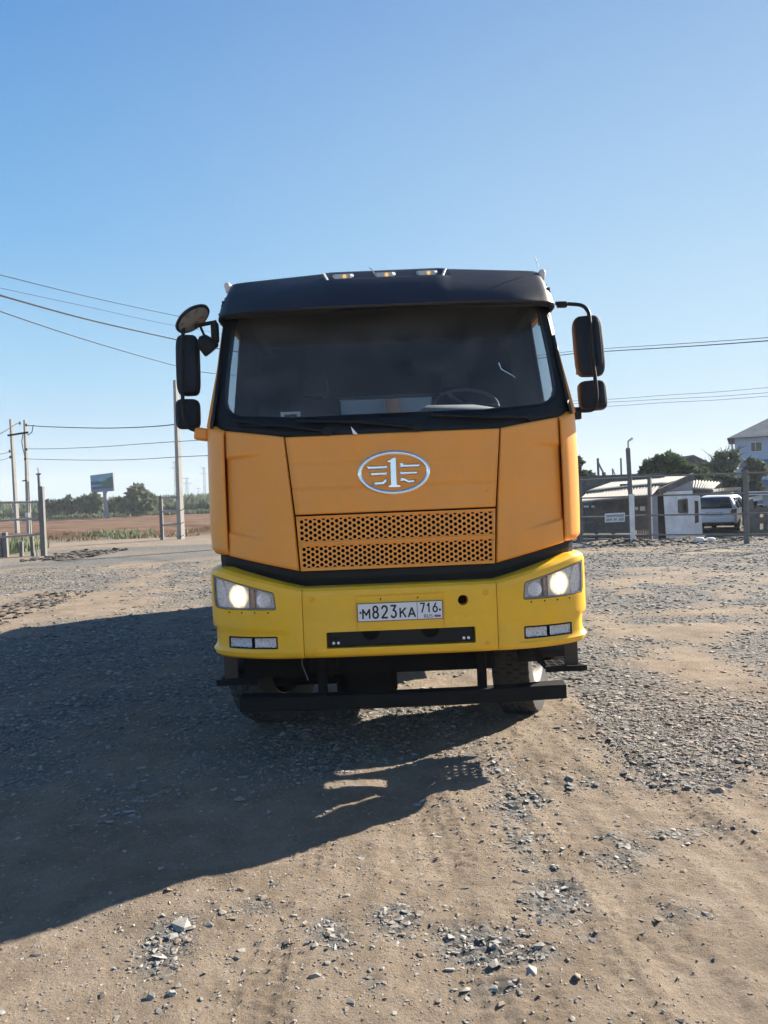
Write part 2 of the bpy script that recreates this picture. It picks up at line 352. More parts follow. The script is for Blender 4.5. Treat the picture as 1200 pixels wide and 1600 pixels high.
# dirt lanes, gravel spreads and bare patches, measured on the ground of the photograph
def ell(px, py, rx, ry):
    c = gnd(px, py); a = gnd(px+rx, py); b = gnd(px, py-ry); return (c.x, c.y, (a-c).length, abs(b.y-c.y))
BARE = [ell(1090,1045,130,42), ell(870,1180,60,110), ell(880,1100,55,40), ell(160,950,150,22), ell(420,955,120,12), ell(1130,955,120,8), ell(1000,905,110,6)]
CLUMP = [ell(260,1475,40,50), ell(508,1490,40,50), ell(745,1470,70,40), ell(870,1410,65,35), ell(820,1310,45,45), ell(800,1270,40,40), ell(890,1215,50,16),
         ell(800,1500,90,16), ell(830,1245,30,16), ell(690,1260,30,14), ell(650,1245,28,20), ell(900,1545,50,16), ell(960,1330,60,30), ell(700,1350,40,40), ell(620,1440,40,30), ell(1060,1440,60,30), ell(780,1560,80,22), ell(560,1545,40,20), ell(1080,1290,90,22), ell(400,1420,50,18), ell(930,1470,50,25)]
WEAK = set(range(12, 21))
def em(x, y, e): return np.exp(-(((x-e[0])/e[2])**2 + ((y-e[1])/e[3])**2)*1.4)
def gravel(x, y):
    wob = fbm(x*.8, y*.8, 4, 5)
    edge = 4.55 + wob*1.5
    g = nsm(-.15, .55, y-edge)*(.62 + 1.1*fbm(x*.5, y*.5, 3, 9) + .9*fbm(x*1.7, y*1.7, 3, 19))
    g = g*(1-.75*np.exp(-((x-.95-.05*(y-5))/.42)**2)*(y < 9))          # wheel lane beside the lorry
    g = g*(1-.6*nsm(.35, -.2, np.abs(x-1.4+.16*(y-4))-.2)*nsm(9, 5, y))
    g = g*(1-.45*nsm(1.2, -.8, x)*nsm(11, 6, y))
    for e in BARE: g = g*(1-.95*em(x, y, e))
    far = nsm(16, 34, y); g = g*(1-far) + far*(.45+.9*fbm(x*.12, y*.3, 3, 21))
    for k, e in enumerate(CLUMP): g = np.maximum(g, em(x, y, e)*((.28 if k in WEAK else .80) + 1.9*fbm(x*3.2, y*3.2, 4, 31)))
    return np.clip(g, 0, 1)
def height(x, y):
    r = np.hypot(x, y); near = nsm(60, 20, r)
    h = near*(.035*fbm(x*.35, y*.35, 3, 1) + .013*fbm(x*1.6, y*1.6, 3, 2) + .008*fbm(x*6, y*6, 3, 3))
    fine = nsm(11, 5, r)
    h = h + fine*.0055*fbm(x*18, y*18, 2, 4, .7)
    cr = fbm(x*26, y*26, 2, 44, .8); h = h + fine*.017*np.clip(cr-.16, 0, 1)*nsm(-.35, .2, fbm(x*1.9, y*1.9, 3, 45))      # crumbs and clods
    # ruts of the wheels that came and went
    for cx, sl, wd, dp in ((1.55,-.10,.14,.008), (1.98,-.12,.12,.006), (.12,-.05,.17,.007), (-.55,.05,.15,.005), (.95,-.09,.12,.007)):
        d = np.abs(x-(cx+sl*(y-3.5))); h = h - fine*dp*np.exp(-(d/wd)**4) + fine*dp*.7*np.exp(-((d-wd*1.35)/.05)**2)
    # lug marks of a tyre pressed in the dust
    for cx, sl, wd, ph in ((.30,-.085,.17,.0), (1.72,-.11,.14,.02), (.80,-.06,.13,.05), (2.35,-.1,.13,0), (-.45,.06,.14,.01)):
        u = x-(cx+sl*(y-3.5)); ins = nsm(wd, wd*.8, np.abs(u))
        row = np.floor((u+wd)/(wd*.5)); lug = np.sin((y+ph+np.abs(u)*.35+row*.030)*2*np.pi/.060)*1.3 - 2.2*np.exp(-(((u+wd)/(wd*.5)-row-.5)/.42)**8) + 2.0; pat = nsm(-.42, .12, fbm(x*1.8, y*1.8, 3, 12))
        h = h + fine*ins*pat*(.0042*np.clip(lug*1.3, -1, 1) - .0035)
    h = h + .45*nsm(45, 150, r)
    h = h + .35*np.exp(-((y-52-.1*x)/5)**2)*(x < 2)*(.6+fbm(x*.35, y*.35, 3, 8))*nsm(44,47,y)
    h = h + .20*fbm(x*.45, y*.30, 3, 61)*nsm(46, 52, y)*nsm(150, 120, y)*nsm(6, 0, x)
    h = h - .40*nsm(.3, 7, y-(24.9-.42*(x-8)))*nsm(5, 6.5, x)*nsm(120, 70, y)
    h = h + .07*np.exp(-((y-24.2+.45*(x-9))/.8)**2)*(x > 5.5)*nsm(5.5,7.5,x)*(.8+1.5*fbm(x*1.3, y*1.3, 3, 14))   # low bank along the fence
    return h
def spaced(parts):
    out = []
    for a, b, st in parts: out += list(np.arange(a, b, st))
    return np.array(out)
xs_half = list(np.arange(3.4, 9, .06)) + list(np.geomspace(9, 60, 90)) + list(np.geomspace(64, 1380, 22))
xs = np.array([-v for v in xs_half[::-1]] + list(np.arange(-3.34, 3.4, .0165)) + xs_half)
ys = np.array([-1380, -500, -150, -60, -30, -15, -8, -4, -2, -1, 0, .6, 1.1, 1.5, 1.8] + list(np.arange(2.0, 6.6, .0165)) + list(np.geomspace(6.62, 30, 210)) + list(np.geomspace(30.4, 160, 110)) + list(np.geomspace(170, 1380, 16)))
GX, GY = np.meshgrid(xs, ys, indexing='ij'); nx, ny = GX.shape
GZ = height(GX, GY)
me = bpy.data.meshes.new('ground'); me.vertices.add(nx*ny)
me.vertices.foreach_set('co', np.stack([GX, GY, GZ], -1).astype(np.float32).ravel())
ii, jj = np.meshgrid(np.arange(nx-1), np.arange(ny-1), indexing='ij'); q = np.stack([ii*ny+jj, (ii+1)*ny+jj, (ii+1)*ny+jj+1, ii*ny+jj+1], -1).reshape(-1, 4)
me.loops.add(q.size); me.polygons.add(len(q)); me.loops.foreach_set('vertex_index', q.ravel().astype(np.int32))
me.polygons.foreach_set('loop_start', np.arange(0, q.size, 4, dtype=np.int32)); me.polygons.foreach_set('loop_total', np.full(len(q), 4, np.int32))
me.update(); me.polygons.foreach_set('use_smooth', np.ones(len(q), bool))
def fattr(me, name, arr):
    a = me.attributes.new(name, 'FLOAT', 'POINT'); a.data.foreach_set('value', arr.astype(np.float32).ravel())
fattr(me, 'gravel', gravel(GX, GY))
red = nsm(43, 47, GY + .06*GX + 2*fbm(GX*.2, GY*.2, 3, 40))*(GX < 4); fattr(me, 'redsoil', red)
yard = nsm(0, 1.2, GY-(24.9-.42*(GX-8)))*nsm(4, 6, GX); fattr(me, 'yard', yard)
def ground_material():
    m, nt, b = newmat('dust_and_gravel'); L = nt.links.new
    geo = N(nt, 'ShaderNodeNewGeometry'); P = geo.outputs['Position']
    def noise(s, d=6.0, r=.6): n = N(nt, 'ShaderNodeTexNoise', Scale=s, Detail=d, Roughness=r); L(P, n.inputs['Vector']); return n.outputs['Fac']
    big, mid, fin = noise(.55), noise(4.0, 8.0, .7), noise(55.0, 5.0, .7)
    sand = ramp(nt, mid, [(.25, (.200,.156,.114)), (.5, (.264,.213,.160)), (.75, (.316,.262,.205))]).outputs[0]
    sand2 = ramp(nt, noise(1.3, 9.0, .72), [(.36, (.74,.72,.70)), (.52, (.96,.95,.95)), (.68, (1.08,1.08,1.08))]).outputs[0]
    mul = N(nt, 'ShaderNodeMix', data_type='RGBA', blend_type='MULTIPLY'); mul.inputs[0].default_value = 1; L(sand, mul.inputs[6]); L(sand2, mul.inputs[7]); sand = mul.outputs[2]
    sp = ramp(nt, fin, [(.28, (.55,.54,.53)), (.44, (.95,.95,.95)), (.62, (1,1,1)), (.74, (1.35,1.36,1.38))]).outputs[0]
    mul = N(nt, 'ShaderNodeMix', data_type='RGBA', blend_type='MULTIPLY'); mul.inputs[0].default_value = .8; L(sand, mul.inputs[6]); L(sp, mul.inputs[7]); sand = mul.outputs[2]
    vo = N(nt, 'ShaderNodeTexVoronoi', Scale=24.0); L(P, vo.inputs['Vector'])
    vs_ = N(nt, 'ShaderNodeSeparateColor'); L(vo.outputs['Color'], vs_.inputs[0])
    stone = ramp(nt, vs_.outputs[0], [(0, (0.091,0.089,0.085)), (.5, (0.151,0.146,0.137)), (1, (0.214,0.210,0.196))]).outputs[0]
    at_ = N(nt, 'ShaderNodeAttribute', attribute_name='gravel')
    f = ramp(nt, at_.outputs['Fac'], [(.12, (0,0,0)), (.75, (.95,.95,.95))]).outputs[0]
    base = mixc(nt, f, sand, stone)
    mpr = N(nt, 'ShaderNodeMapping'); mpr.inputs['Scale'].default_value = (.035, .30, 1); L(P, mpr.inputs[0]); nzr = N(nt, 'ShaderNodeTexNoise', Scale=1.0, Detail=10.0, Roughness=.75); L(mpr.outputs[0], nzr.inputs['Vector'])
    rs = ramp(nt, nzr.outputs['Fac'], [(.34, (.055,.028,.017)), (.47, (.115,.062,.038)), (.58, (.165,.105,.066)), (.70, (.20,.155,.112))]).outputs[0]
    ar = N(nt, 'ShaderNodeAttribute', attribute_name='redsoil'); base = mixc(nt, ar.outputs['Fac'], base, rs)
    yc = ramp(nt, noise(1.2, 8.0, .7), [(.35, (0.044,0.037,0.031)), (.65, (0.097,0.082,0.066))]).outputs[0]
    ay = N(nt, 'ShaderNodeAttribute', attribute_name='yard'); base = mixc(nt, ay.outputs['Fac'], base, yc)
    L(base, b.inputs['Base Color']); b.inputs['Roughness'].default_value = .95; b.inputs['Specular IOR Level'].default_value = .15
    hm = N(nt, 'ShaderNodeMath', operation='MULTIPLY'); hm.inputs[1].default_value = -1.0; L(vo.outputs['Distance'], hm.inputs[0])
    hv = N(nt, 'ShaderNodeMath', operation='MULTIPLY'); L(hm.outputs[0], hv.inputs[0]); L(f, hv.inputs[1])
    b1 = N(nt, 'ShaderNodeBump', Strength=1.0, Distance=.03); L(hv.outputs[0], b1.inputs['Height'])
    b2 = N(nt, 'ShaderNodeBump', Strength=1.0, Distance=.016); L(noise(46.0, 9.0, .78), b2.inputs['Height']); L(b1.outputs[0], b2.inputs['Normal'])
    L(b2.outputs[0], b.inputs['Normal']); return m
me.materials.append(ground_material())
ground = bpy.data.objects.new('ground', me); col.objects.link(ground); ground['kind'] = 'structure'

# ------------------------------------------------------------------ loose stones
def stone_shape(seed):
    r = random.Random(seed); b = bmesh.new()
    for k in range(9):
        v = Vector((r.gauss(0,1), r.gauss(0,1), r.gauss(0,1))).normalized(); b.verts.new((v.x, v.y*r.uniform(.6,.9), v.z*r.uniform(.20,.38)))
    g = bmesh.ops.convex_hull(b, input=b.verts)
    loose = [v for v in b.verts if not v.link_faces]; bmesh.ops.delete(b, geom=loose, context='VERTS')
    bmesh.ops.triangulate(b, faces=b.faces); b.verts.index_update()
    V = np.array([v.co[:] for v in b.verts]); T = np.array([[v.index for v in f.verts] for f in b.faces]); b.free(); return V, T
SHAPES = [stone_shape(k) for k in range(14)]
def stone_material():
    m, nt, b = newmat('crushed_stone'); L = nt.links.new
    a = N(nt, 'ShaderNodeAttribute', attribute_name='tone'); geo = N(nt, 'ShaderNodeNewGeometry')
    n = N(nt, 'ShaderNodeTexNoise', Scale=60.0, Detail=4.0); L(geo.outputs['Position'], n.inputs[0])
    c = ramp(nt, a.outputs['Fac'], [(0, (.165,.157,.145)), (.45, (.265,.253,.233)), (.8, (.355,.342,.318)), (1, (.245,.20,.157))]).outputs[0]
    d = ramp(nt, n.outputs['Fac'], [(.3, (.75,.74,.72)), (.7, (1.1,1.1,1.1))]).outputs[0]
    mul = N(nt, 'ShaderNodeMix', data_type='RGBA', blend_type='MULTIPLY'); mul.inputs[0].default_value = 1; L(c, mul.inputs[6]); L(d, mul.inputs[7])
    L(mul.outputs[2], b.inputs['Base Color']); b.inputs['Roughness'].default_value = .9; b.inputs['Specular IOR Level'].default_value = .2; return m
M['stone'] = stone_material()
def scatter(name, X, Y, S, sink=.16, mat='stone'):
    n = len(X); pick = rng.integers(0, len(SHAPES), n); Z = height(X, Y)
    ang = rng.uniform(0, 2*np.pi, n); tx = rng.normal(0, .17, n); tone = rng.uniform(0, .86, n); tone[rng.uniform(size=n) < .25] = 1.0
    VV, TT, TO = [], [], []; base = 0
    for k, (V, T) in enumerate(SHAPES):
        w_ = np.where(pick == k)[0]
        if not len(w_): continue
        c, s = np.cos(ang[w_])[:, None], np.sin(ang[w_])[:, None]
        vx, vy, vz = V[:, 0][None], V[:, 1][None], V[:, 2][None]
        ct, st = np.cos(tx[w_])[:, None], np.sin(tx[w_])[:, None]
        y2, z2 = vy*ct - vz*st, vy*st + vz*ct
        P = np.stack([vx*c - y2*s, vx*s + y2*c, z2], -1)*S[w_][:, None, None]
        P[..., 0] += X[w_][:, None]; P[..., 1] += Y[w_][:, None]; P[..., 2] += (Z[w_] + S[w_]*(.28-sink))[:, None]
        VV.append(P.reshape(-1, 3)); TT.append((T[None] + (np.arange(len(w_))*len(V))[:, None, None] + base).reshape(-1, 3)); tw = tone[w_].copy(); tw[(S[w_] < .009) & (rng.uniform(size=len(w_)) < .5)] = 1.0; TO.append(np.repeat(tw, len(V)))
        base += len(w_)*len(V)
    V, T, TO = np.concatenate(VV), np.concatenate(TT), np.concatenate(TO)
    me = bpy.data.meshes.new(name); me.vertices.add(len(V)); me.vertices.foreach_set('co', V.astype(np.float32).ravel())
    me.loops.add(T.size); me.polygons.add(len(T)); me.loops.foreach_set('vertex_index', T.ravel().astype(np.int32))
    me.polygons.foreach_set('loop_start', np.arange(0, T.size, 3, dtype=np.int32)); me.polygons.foreach_set('loop_total', np.full(len(T), 3, np.int32))
    me.update(); me.polygons.foreach_set('use_smooth', np.zeros(len(T), bool)); fattr(me, 'tone', TO); me.materials.append(M[mat])
    o = bpy.data.objects.new(name, me); col.objects.link(o); return o
def bare(x, y):      # swept wheel lanes and the smooth sand at the near right
    l = np.exp(-((x-(1.02-.09*(y-3.5)))/.30)**2)*(y < 6.6) + .8*np.exp(-((x-(.28-.085*(y-3.5)))/.2)**2)*(y < 4.9)
    return np.clip(l + nsm(1.0, 1.7, x)*nsm(4.5, 3.9, y), 0, 1)
def sample(n, x0, x1, y0, y1, pw=1.0, thin=0.0):
    X = rng.uniform(x0, x1, n); Y = rng.uniform(y0, y1, n); g = gravel(X, Y)
    k = rng.uniform(size=n) < np.clip(g**pw + thin*(1-.85*bare(X, Y)), 0, 1); return X[k], Y[k], g[k]
bits = []
for n, x0, x1, y0, y1, pw, thin, s0, s1 in ((40000,-3.4,3.4,1.9,6.6,1.2,.028,.007,.026), (30000,-5,6.5,4.2,11,1.1,.012,.014,.042), (30000,-12,14,10.5,24,1.0,.02,.024,.06), (110000,-3.4,3.4,1.9,6,.8,.40,.003,.0105), (15000,-3.4,3.4,1.9,6,.8,.14,.008,.018)):
    X, Y, g = sample(n, x0, x1, y0, y1, pw, thin); bits.append((X, Y, rng.uniform(0, 1, len(X))**2.2*(s1-s0)+s0))
X = np.concatenate([b_[0] for b_ in bits]); Y = np.concatenate([b_[1] for b_ in bits]); S = np.concatenate([b_[2] for b_ in bits])
gr = scatter('gravel', X, Y, S); tag(gr, 'grey crushed stone scattered over the dusty lot', kind='stuff')
# the largest stones lying in the dust, one object each
ROCKS = [(256,1497,.040,'flat pale grey stone lying lowest in the pair at the left of the dust'), (284,1452,.045,'long grey stone above another flat stone left in the dust'),
         (497,1534,.030,'pale angular stone in the small cluster at bottom middle'), (270,1470,.022,'small wedge of stone between the two big stones at left'),
         (843,1488,.022,'rounded grey stone with dark shaded side right of bottom middle'), (765,1514,.036,'long flat pale slab in the row of stones at bottom'),
         (830,1527,.034,'low wide pale slab just right of the long flat slab'), (906,1537,.028,'dark topped stone furthest right in the bottom row'),
         (800,1245,.034,'grey stone beside the wheel track below the step shadow'), (823,1310,.030,'dark split stone lying alone on the tyre lane'),
         (892,1220,.050,'big flat stone at the near corner of the gravel spread'), (904,1572,.018,'small upright pale stone near the bottom edge'),
         (378,1488,.018,'single pale pebble alone between two stone clusters'), (685,1304,.020,'small pointed stone lying below the step shadow'),
         (233,1562,.024,'half buried pale stone at bottom left of the dust'), (158,1558,.022,'half buried stone farthest left near the bottom')]
for px, py, s, lab in ROCKS:
    p = gnd(px, py); o = scatter('stone', np.array([p.x]), np.array([p.y]), np.array([s*1.2]), .12); tag(o, lab, 'stone', 'larger stones lying in the dust')
    for v in o.data.vertices: v.co -= Vector((p.x, p.y, 0))
    o.location = (p.x, p.y, 0)
# rubble heaps by the left fence
def rubble(name, lab, x0, x1, y0, y1, n, s0, s1, hz=0):
    X = rng.uniform(min(x0,x1), max(x0,x1), n); Y = rng.uniform(min(y0,y1), max(y0,y1), n); o = scatter(name, X, Y, rng.uniform(0,1,n)**2*(s1-s0)+s0, .1, 'clod'); tag(o, lab, kind='stuff'); return o
a, b_ = gnd(72, 874), gnd(150, 866); rubble('rubble', 'dark broken clods at the foot of the left fence post', a.x-.6, b_.x+.5, a.y-1.0, b_.y+2.5, 330, .04, .26)
a, b_ = gnd(-30, 985), gnd(75, 925); rubble('rubble', 'clods and stones of a low heap at the left edge', a.x, b_.x, a.y, b_.y, 380, .02, .10)
a = gnd(1010, 850); rubble('rubble', 'clods and debris along the foot of the right fence', 6.2, 12.5, 22.5, 25, 650, .03, .13)
# ------------------------------------------------------------------ the lorry (x right in the photo, y away from the viewer, z up)
truck = tag(empty('dump_truck', (.075, 4.95, 0)), 'large orange dump truck with yellow bumper facing the camera, headlights on', 'truck')
def seam_x(z): return interp(z, [1.298, 1.655, 2.171, 2.3], [.632, .651, .700, .712])
def plan(x):
    a = abs(x)
    return .020*(a/.68)**2 if a < .68 else .020 + .055*(a-.68) + .62*(a-.68)**2*.95
def yfront(x, z): return plan(x) + .045*max(0, z-1.3)
# --- centre hood panel with two shallow creases
def hood_top(x): return 2.171 + .004*(abs(x)/.7)
def groove(z, z0, w=.008, d=.004): return d*math.exp(-((z-z0)/w)**2)
def fn(u, v):
    z = lerp(1.662, 2.171, v); x = (2*u-1)*(seam_x(z)-.003)
    return (x, yfront(x, z) - .004*sstep(0, .03, v)*0 + groove(z, 1.828) + groove(z, 1.99, .01, .0025) + .006*(1-sstep(0, .015, min(v, 1-v))), z)
hood = MB().grid(fn, 31, 110).build('hood_panel', M['orange'], truck, solid=.018, face=(0,-1,0))
# --- wing panels with the pressed air deflector
def wing_top(x): return interp(x, [.69, 1.123], [2.171, 2.243])
def wing_bot(x): return interp(x, [.63, 1.124], [1.298, 1.409])
for s in (-1, 1):
    def fn(u, v):
        zb, zt = 0, 0
        xi = lerp(lerp(.632, .655, min(1, v*2.4)) if v < .41 else interp(v, [.41, 1], [.655, .700]), 1.120, u) + (0 if u else .004)
        z = lerp(wing_bot(xi), wing_top(xi), v)
        e1 = 1.565 - .10*(1-u)**1.0; e2 = 2.055 + .012*(1-u)
        ins = sstep(e1-.012, e1+.012, z)*(1-sstep(e2-.014, e2+.014, z))
        dep = .023*sstep(.28, 1.0, u)*ins
        edge = .010*(1-sstep(0, .02, min(u, 1-u))) + .008*(1-sstep(0, .018, min(v, 1-v)))
        return (s*xi, yfront(xi, z) + dep + edge, z)
    MB().grid(fn, 34, 120).build('wing_panel', M['orange'], truck, solid=.018, face=(0,-1,0))
    # corner panel wrapping to the door
    prof = catmull([(1.1275, .150, 0), (1.175, .185, 0), (1.225, .245, 0), (1.262, .33, 0), (1.283, .44, 0), (1.288, .56, 0)], 6)
    def fn(u, v):
        k = u*(len(prof)-1); i = min(int(k), len(prof)-2); p = prof[i].lerp(prof[i+1], k-i)
        z = lerp(lerp(1.412, 1.424, u), lerp(2.246, 2.318, sstep(0, .6, u)), v); bulge = .018*math.sin(math.pi*min(1, max(0, v)))**.7
        rnd = .03*(1-sstep(0, .05, v))**2 + .03*(1-sstep(0, .04, 1-v))**2
        nx_, ny_ = (.35+.65*u), -(1-u)
        return (s*(p.x + (bulge*.7-rnd)*nx_), p.y + .03*(z-1.4) + (rnd)*(1-u)*.6, z)
    MB().grid(fn, 31, 60).build('corner_panel', M['orange'], truck, solid=.018, face=(s,-1,0))
# --- perforated grille: real holes
def perforated(x0f, z0, z1, rows, cols, y, th, rad, parent, name):
    mb = MB(); n = 12; h = (z1-z0)/(rows+.0)
    def cell(cx, cz, w, hh, half=0):
        # half: 0 full, 1 = lower half of a hole sits on the top edge, -1 = upper half on the bottom edge
        ts = [2*math.pi*k/n for k in range(n)]
        if half: ts = [math.pi*k/6 for k in range(7)] if half < 0 else [math.pi+math.pi*k/6 for k in range(7)]
        H2 = hh if half else hh/2
        inner = [(cx+rad*math.cos(t), cz+rad*math.sin(t)) for t in ts]
        outer = []
        for t in ts:
            c, s_ = math.cos(t), math.sin(t); k = min((w/2)/abs(c) if abs(c) > 1e-6 else 1e9, H2/abs(s_) if abs(s_) > 1e-6 else 1e9)
            outer.append((cx+c*k, cz+s_*k))
        # pull corners in
        fx = lambda p: (p[0], y + plan(p[0]) + .045*(p[1]-1.3), p[1]); bx = lambda p: (p[0], y + th + plan(p[0]) + .045*(p[1]-1.3), p[1])
        V = [fx(p) for p in outer] + [fx(p) for p in inner] + [bx(p) for p in inner]; m_ = len(ts); F = []
        rng_ = range(m_) if not half else range(m_-1)
        for k in rng_:
            k2 = (k+1) % m_; F += [(k, k2, m_+k2, m_+k), (m_+k, m_+k2, 2*m_+k2, 2*m_+k)]
        mb.add(V, F)
        # square corners
        for sx in (-1, 1):
            for sz in ((-1, 1) if not half else ((1,) if half < 0 else (-1,))):
                cor = (cx+sx*w/2, cz+sz*H2)
                near = sorted(range(m_), key=lambda k: (outer[k][0]-cor[0])**2+(outer[k][1]-cor[1])**2)[:2]
                mb.add([fx(outer[near[0]]), fx(outer[near[1]]), fx(cor)], [(0, 1, 2)])
    for c in range(cols):
        zc = (z0+z1)/2
        xm = x0f(zc); w = 2*xm/cols; cx = -xm + (c+.5)*w
        if c % 2 == 0:
            for r in range(rows): cell(cx, z0+(r+.5)*h, w, h)
        else:
            cell(cx, z0, w, h/2, -1)
            for r in range(1, rows): cell(cx, z0+r*h, w, h)
            cell(cx, z1, w, h/2, 1)
    return mb.build(name, M['orange'], parent, recalc=False, merge=False, ang=30)
grille = MB()
def strip(z0, z1, y0=0.0, xpad=.004, x0=None):
    def fn(u, v):
        z = lerp(z0, z1, v); xs_ = seam_x(z)-xpad; x = (2*u-1)*xs_
        return (x, plan(x) + .045*(z-1.3) + y0, z)
    grille.grid(fn, 31, 4)
strip(1.298, 1.318); strip(1.455, 1.464); strip(1.464, 1.482, -.006); strip(1.482, 1.490); strip(1.634, 1.640); strip(1.640, 1.652, -.004)
for z0, z1 in ((1.318, 1.455), (1.490, 1.634)):
    for s in (-1, 1):
        def fn(u, v):
            z = lerp(z0, z1, v); x = s*lerp(seam_x((z0+z1)/2)-.020, seam_x(z)-.004, u); return (x, plan(x)+.045*(z-1.3), z)
        grille.grid(fn, 3, 6)
gp = grille.build('grille_panel', M['orange'], truck, solid=.012, face=(0,-1,0))
pl = perforated(lambda z: seam_x(z)-.020, 1.318, 1.455, 4, 44, .004, .010, .0122, gp, 'perforated_plate')
pu = perforated(lambda z: seam_x(z)-.020, 1.490, 1.634, 4, 44, .004, .010, .0122, gp, 'perforated_plate')
MB().box(-.66, .66, .075, .10, 1.22, 1.66).build('radiator', M['frame'], truck)
# --- black band between hood and bumper
mb = MB()
def fn(u, v):
    x = (2*u-1)*1.19; a = abs(x)
    zt = 1.302 if a < .632 else interp(a, [.632, 1.124, 1.19], [1.302, 1.413, 1.43])
    zb = 1.15 if a < .62 else interp(a, [.62, 1.19], [1.15, 1.30])
    z = lerp(zb, zt, v); return (x, plan(min(a, 1.13)) + .03 + .9*max(0, a-1.13) + .012*(v < .5), z)
mb.grid(fn, 61, 8); mb.build('lower_trim', M['black'], truck, solid=.02, face=(0,-1,0))
# --- emblem
def em_pt(x, z):   # local zoom units -> metres
    c, s = math.cos(ROLL), math.sin(ROLL); dx, dz = (x-588)*.000515, -(z-381)*.000515
    return (dx*c + dz*s*1, dz*c - dx*s*-1*0 + dx*-s*-1*0 + 1.911 - dx*s*-1*0 + dx*(-s)*0 + (-dx*s if False else 0) - 0 + (dx*0))
def em_pt(x, z):
    c, s = math.cos(ROLL), math.sin(ROLL); u, v = (x-588)*.000515, (z-381)*.000515   # v down in the photo
    return (u*c - v*s, -u*s - v*c + 1.911)
em = MB()
path = []
def ring(u, v):
    t = 2*math.pi*u; p = 2*math.pi*v
    rx, rz = .2215, .1295; nx_, nz_ = math.cos(t)/rx, math.sin(t)/rz; l = math.hypot(nx_, nz_); nx_, nz_ = nx_/l, nz_/l
    w_ = .0135*math.cos(p); d_ = .010*math.sin(p)
    x, z = rx*math.cos(t)+nx_*w_, rz*math.sin(t)+nz_*w_
    return (x, yfront(x, 1.911+z) + d_ - .006, 1.911+z)
em.grid(ring, 96, 12, cu=True, cv=True)
def bevel_prism(poly, d=.016, ins=.006):
    P = [em_pt(*p) for p in poly]; n = len(P); cx = sum(p[0] for p in P)/n; cz = sum(p[1] for p in P)/n
    A = [(x, yfront(x, z)+.003, z) for x, z in P]; B = [(x, yfront(x, z)-d*.45, z) for x, z in P]
    area = sum(P[i][0]*P[(i+1)%n][1]-P[(i+1)%n][0]*P[i][1] for i in range(n)); sg = 1 if area > 0 else -1
    C = []
    for i in range(n):
        a, b, c = Vector(P[i-1]), Vector(P[i]), Vector(P[(i+1)%n]); e1, e2 = (b-a).normalized(), (c-b).normalized()
        n1, n2 = Vector((-e1.y, e1.x))*sg, Vector((-e2.y, e2.x))*sg; k = (n1+n2); k = k.normalized()/max(.5, k.length/2)
        q = b + k*ins; C.append((q.x, yfront(q.x, q.y)-d, q.y))
    em.add(A+B+C, [(i, (i+1)%n, n+(i+1)%n, n+i) for i in range(n)] + [(n+i, n+(i+1)%n, 2*n+(i+1)%n, 2*n+i) for i in range(n)] + [tuple(range(2*n, 3*n))])
bevel_prism([(500,232),(530,222),(572,192),(616,186),(628,525),(676,540),(676,570),(514,572),(514,545),(545,528),(536,258),(503,258)], .020, .004)
for poly in ([(228,298),(500,288),(502,335),(258,348)], [(268,380),(500,370),(502,415),(300,430)], [(312,495),(440,488),(498,434),(506,500),(462,540),(345,545)],
             [(660,250),(708,250),(714,272),(936,266),(912,312),(660,322)], [(664,366),(906,358),(884,404),(664,412)], [(668,445),(720,440),(772,470),(868,462),(848,508),(768,518),(716,495),(668,500)]):
    bevel_prism(poly, .017, .0075)
em.build('emblem', M['chrome'], truck, ang=30)
# --- windscreen surround and glass
def yws(x, z): return .045 + .17*(abs(x)/1.2)**2.4 + .36*(z-2.17)
def sup(poly, n):   # resample closed polygon to n points by angle about its centre
    c = Vector((0, 2.62)); out = []
    for k in range(n):
        t = 2*math.pi*k/n; d = Vector((math.cos(t), math.sin(t))); best = None
        for i in range(len(poly)):
            a, b = Vector(poly[i])-c, Vector(poly[(i+1)%len(poly)])-c; e = b-a; den = d.x*e.y-d.y*e.x
            if abs(den) < 1e-9: continue
            s_ = (a.x*e.y-a.y*e.x)/den; u_ = (a.x*d.y-a.y*d.x)/den
            if s_ > 0 and -1e-6 <= u_ <= 1+1e-6 and (best is None or s_ < best): best = s_
        out.append(c + d*best)
    return out
outer = [(-.70,2.160),(-1.123,2.236),(-1.20,2.272),(-1.220,2.33),(-1.184,2.68),(-1.150,3.06),(1.150,3.06),(1.184,2.68),(1.220,2.33),(1.20,2.272),(1.123,2.236),(.70,2.160)]
inner = [(-.6,2.305),(-1.0,2.338),(-1.085,2.375),(-1.112,2.45),(-1.098,2.7),(-1.065,3.02),(-1.02,3.055),(1.02,3.055),(1.065,3.02),(1.098,2.7),(1.112,2.45),(1.085,2.375),(1.0,2.338),(.6,2.305)]
NP = 160; O_, I_ = sup(outer, NP), sup(inner, NP)
mb = MB(); V = []
for t in (0, .33, .66, 1):
    V += [(p.x, yws(p.x, p.y), p.y) for p in [a.lerp(b, t) for a, b in zip(O_, I_)]]
mb.add(V, [(r*NP+i, r*NP+(i+1)%NP, (r+1)*NP+(i+1)%NP, (r+1)*NP+i) for r in range(3) for i in range(NP)])
mb.build('windscreen_surround', M['black'], truck, solid=.02, face=(0,-1,0))
mb = MB(); V = []; RR = [1.012, .9, .75, .6, .45, .3, .15]; cc = Vector((0, 2.62))
for t in RR: V += [(p.x, yws(p.x, p.y)-.003, p.y) for p in [cc + (q-cc)*t for q in I_]]
V.append((0, yws(0, 2.62)-.003, 2.62)); F = [(r*NP+i, r*NP+(i+1)%NP, (r+1)*NP+(i+1)%NP, (r+1)*NP+i) for r in range(len(RR)-1) for i in range(NP)]
b0 = (len(RR)-1)*NP; F += [(b0+i, b0+(i+1)%NP, len(V)-1) for i in range(NP)]
mb.add(V, F); mb.build('windscreen', M['glass'], truck)
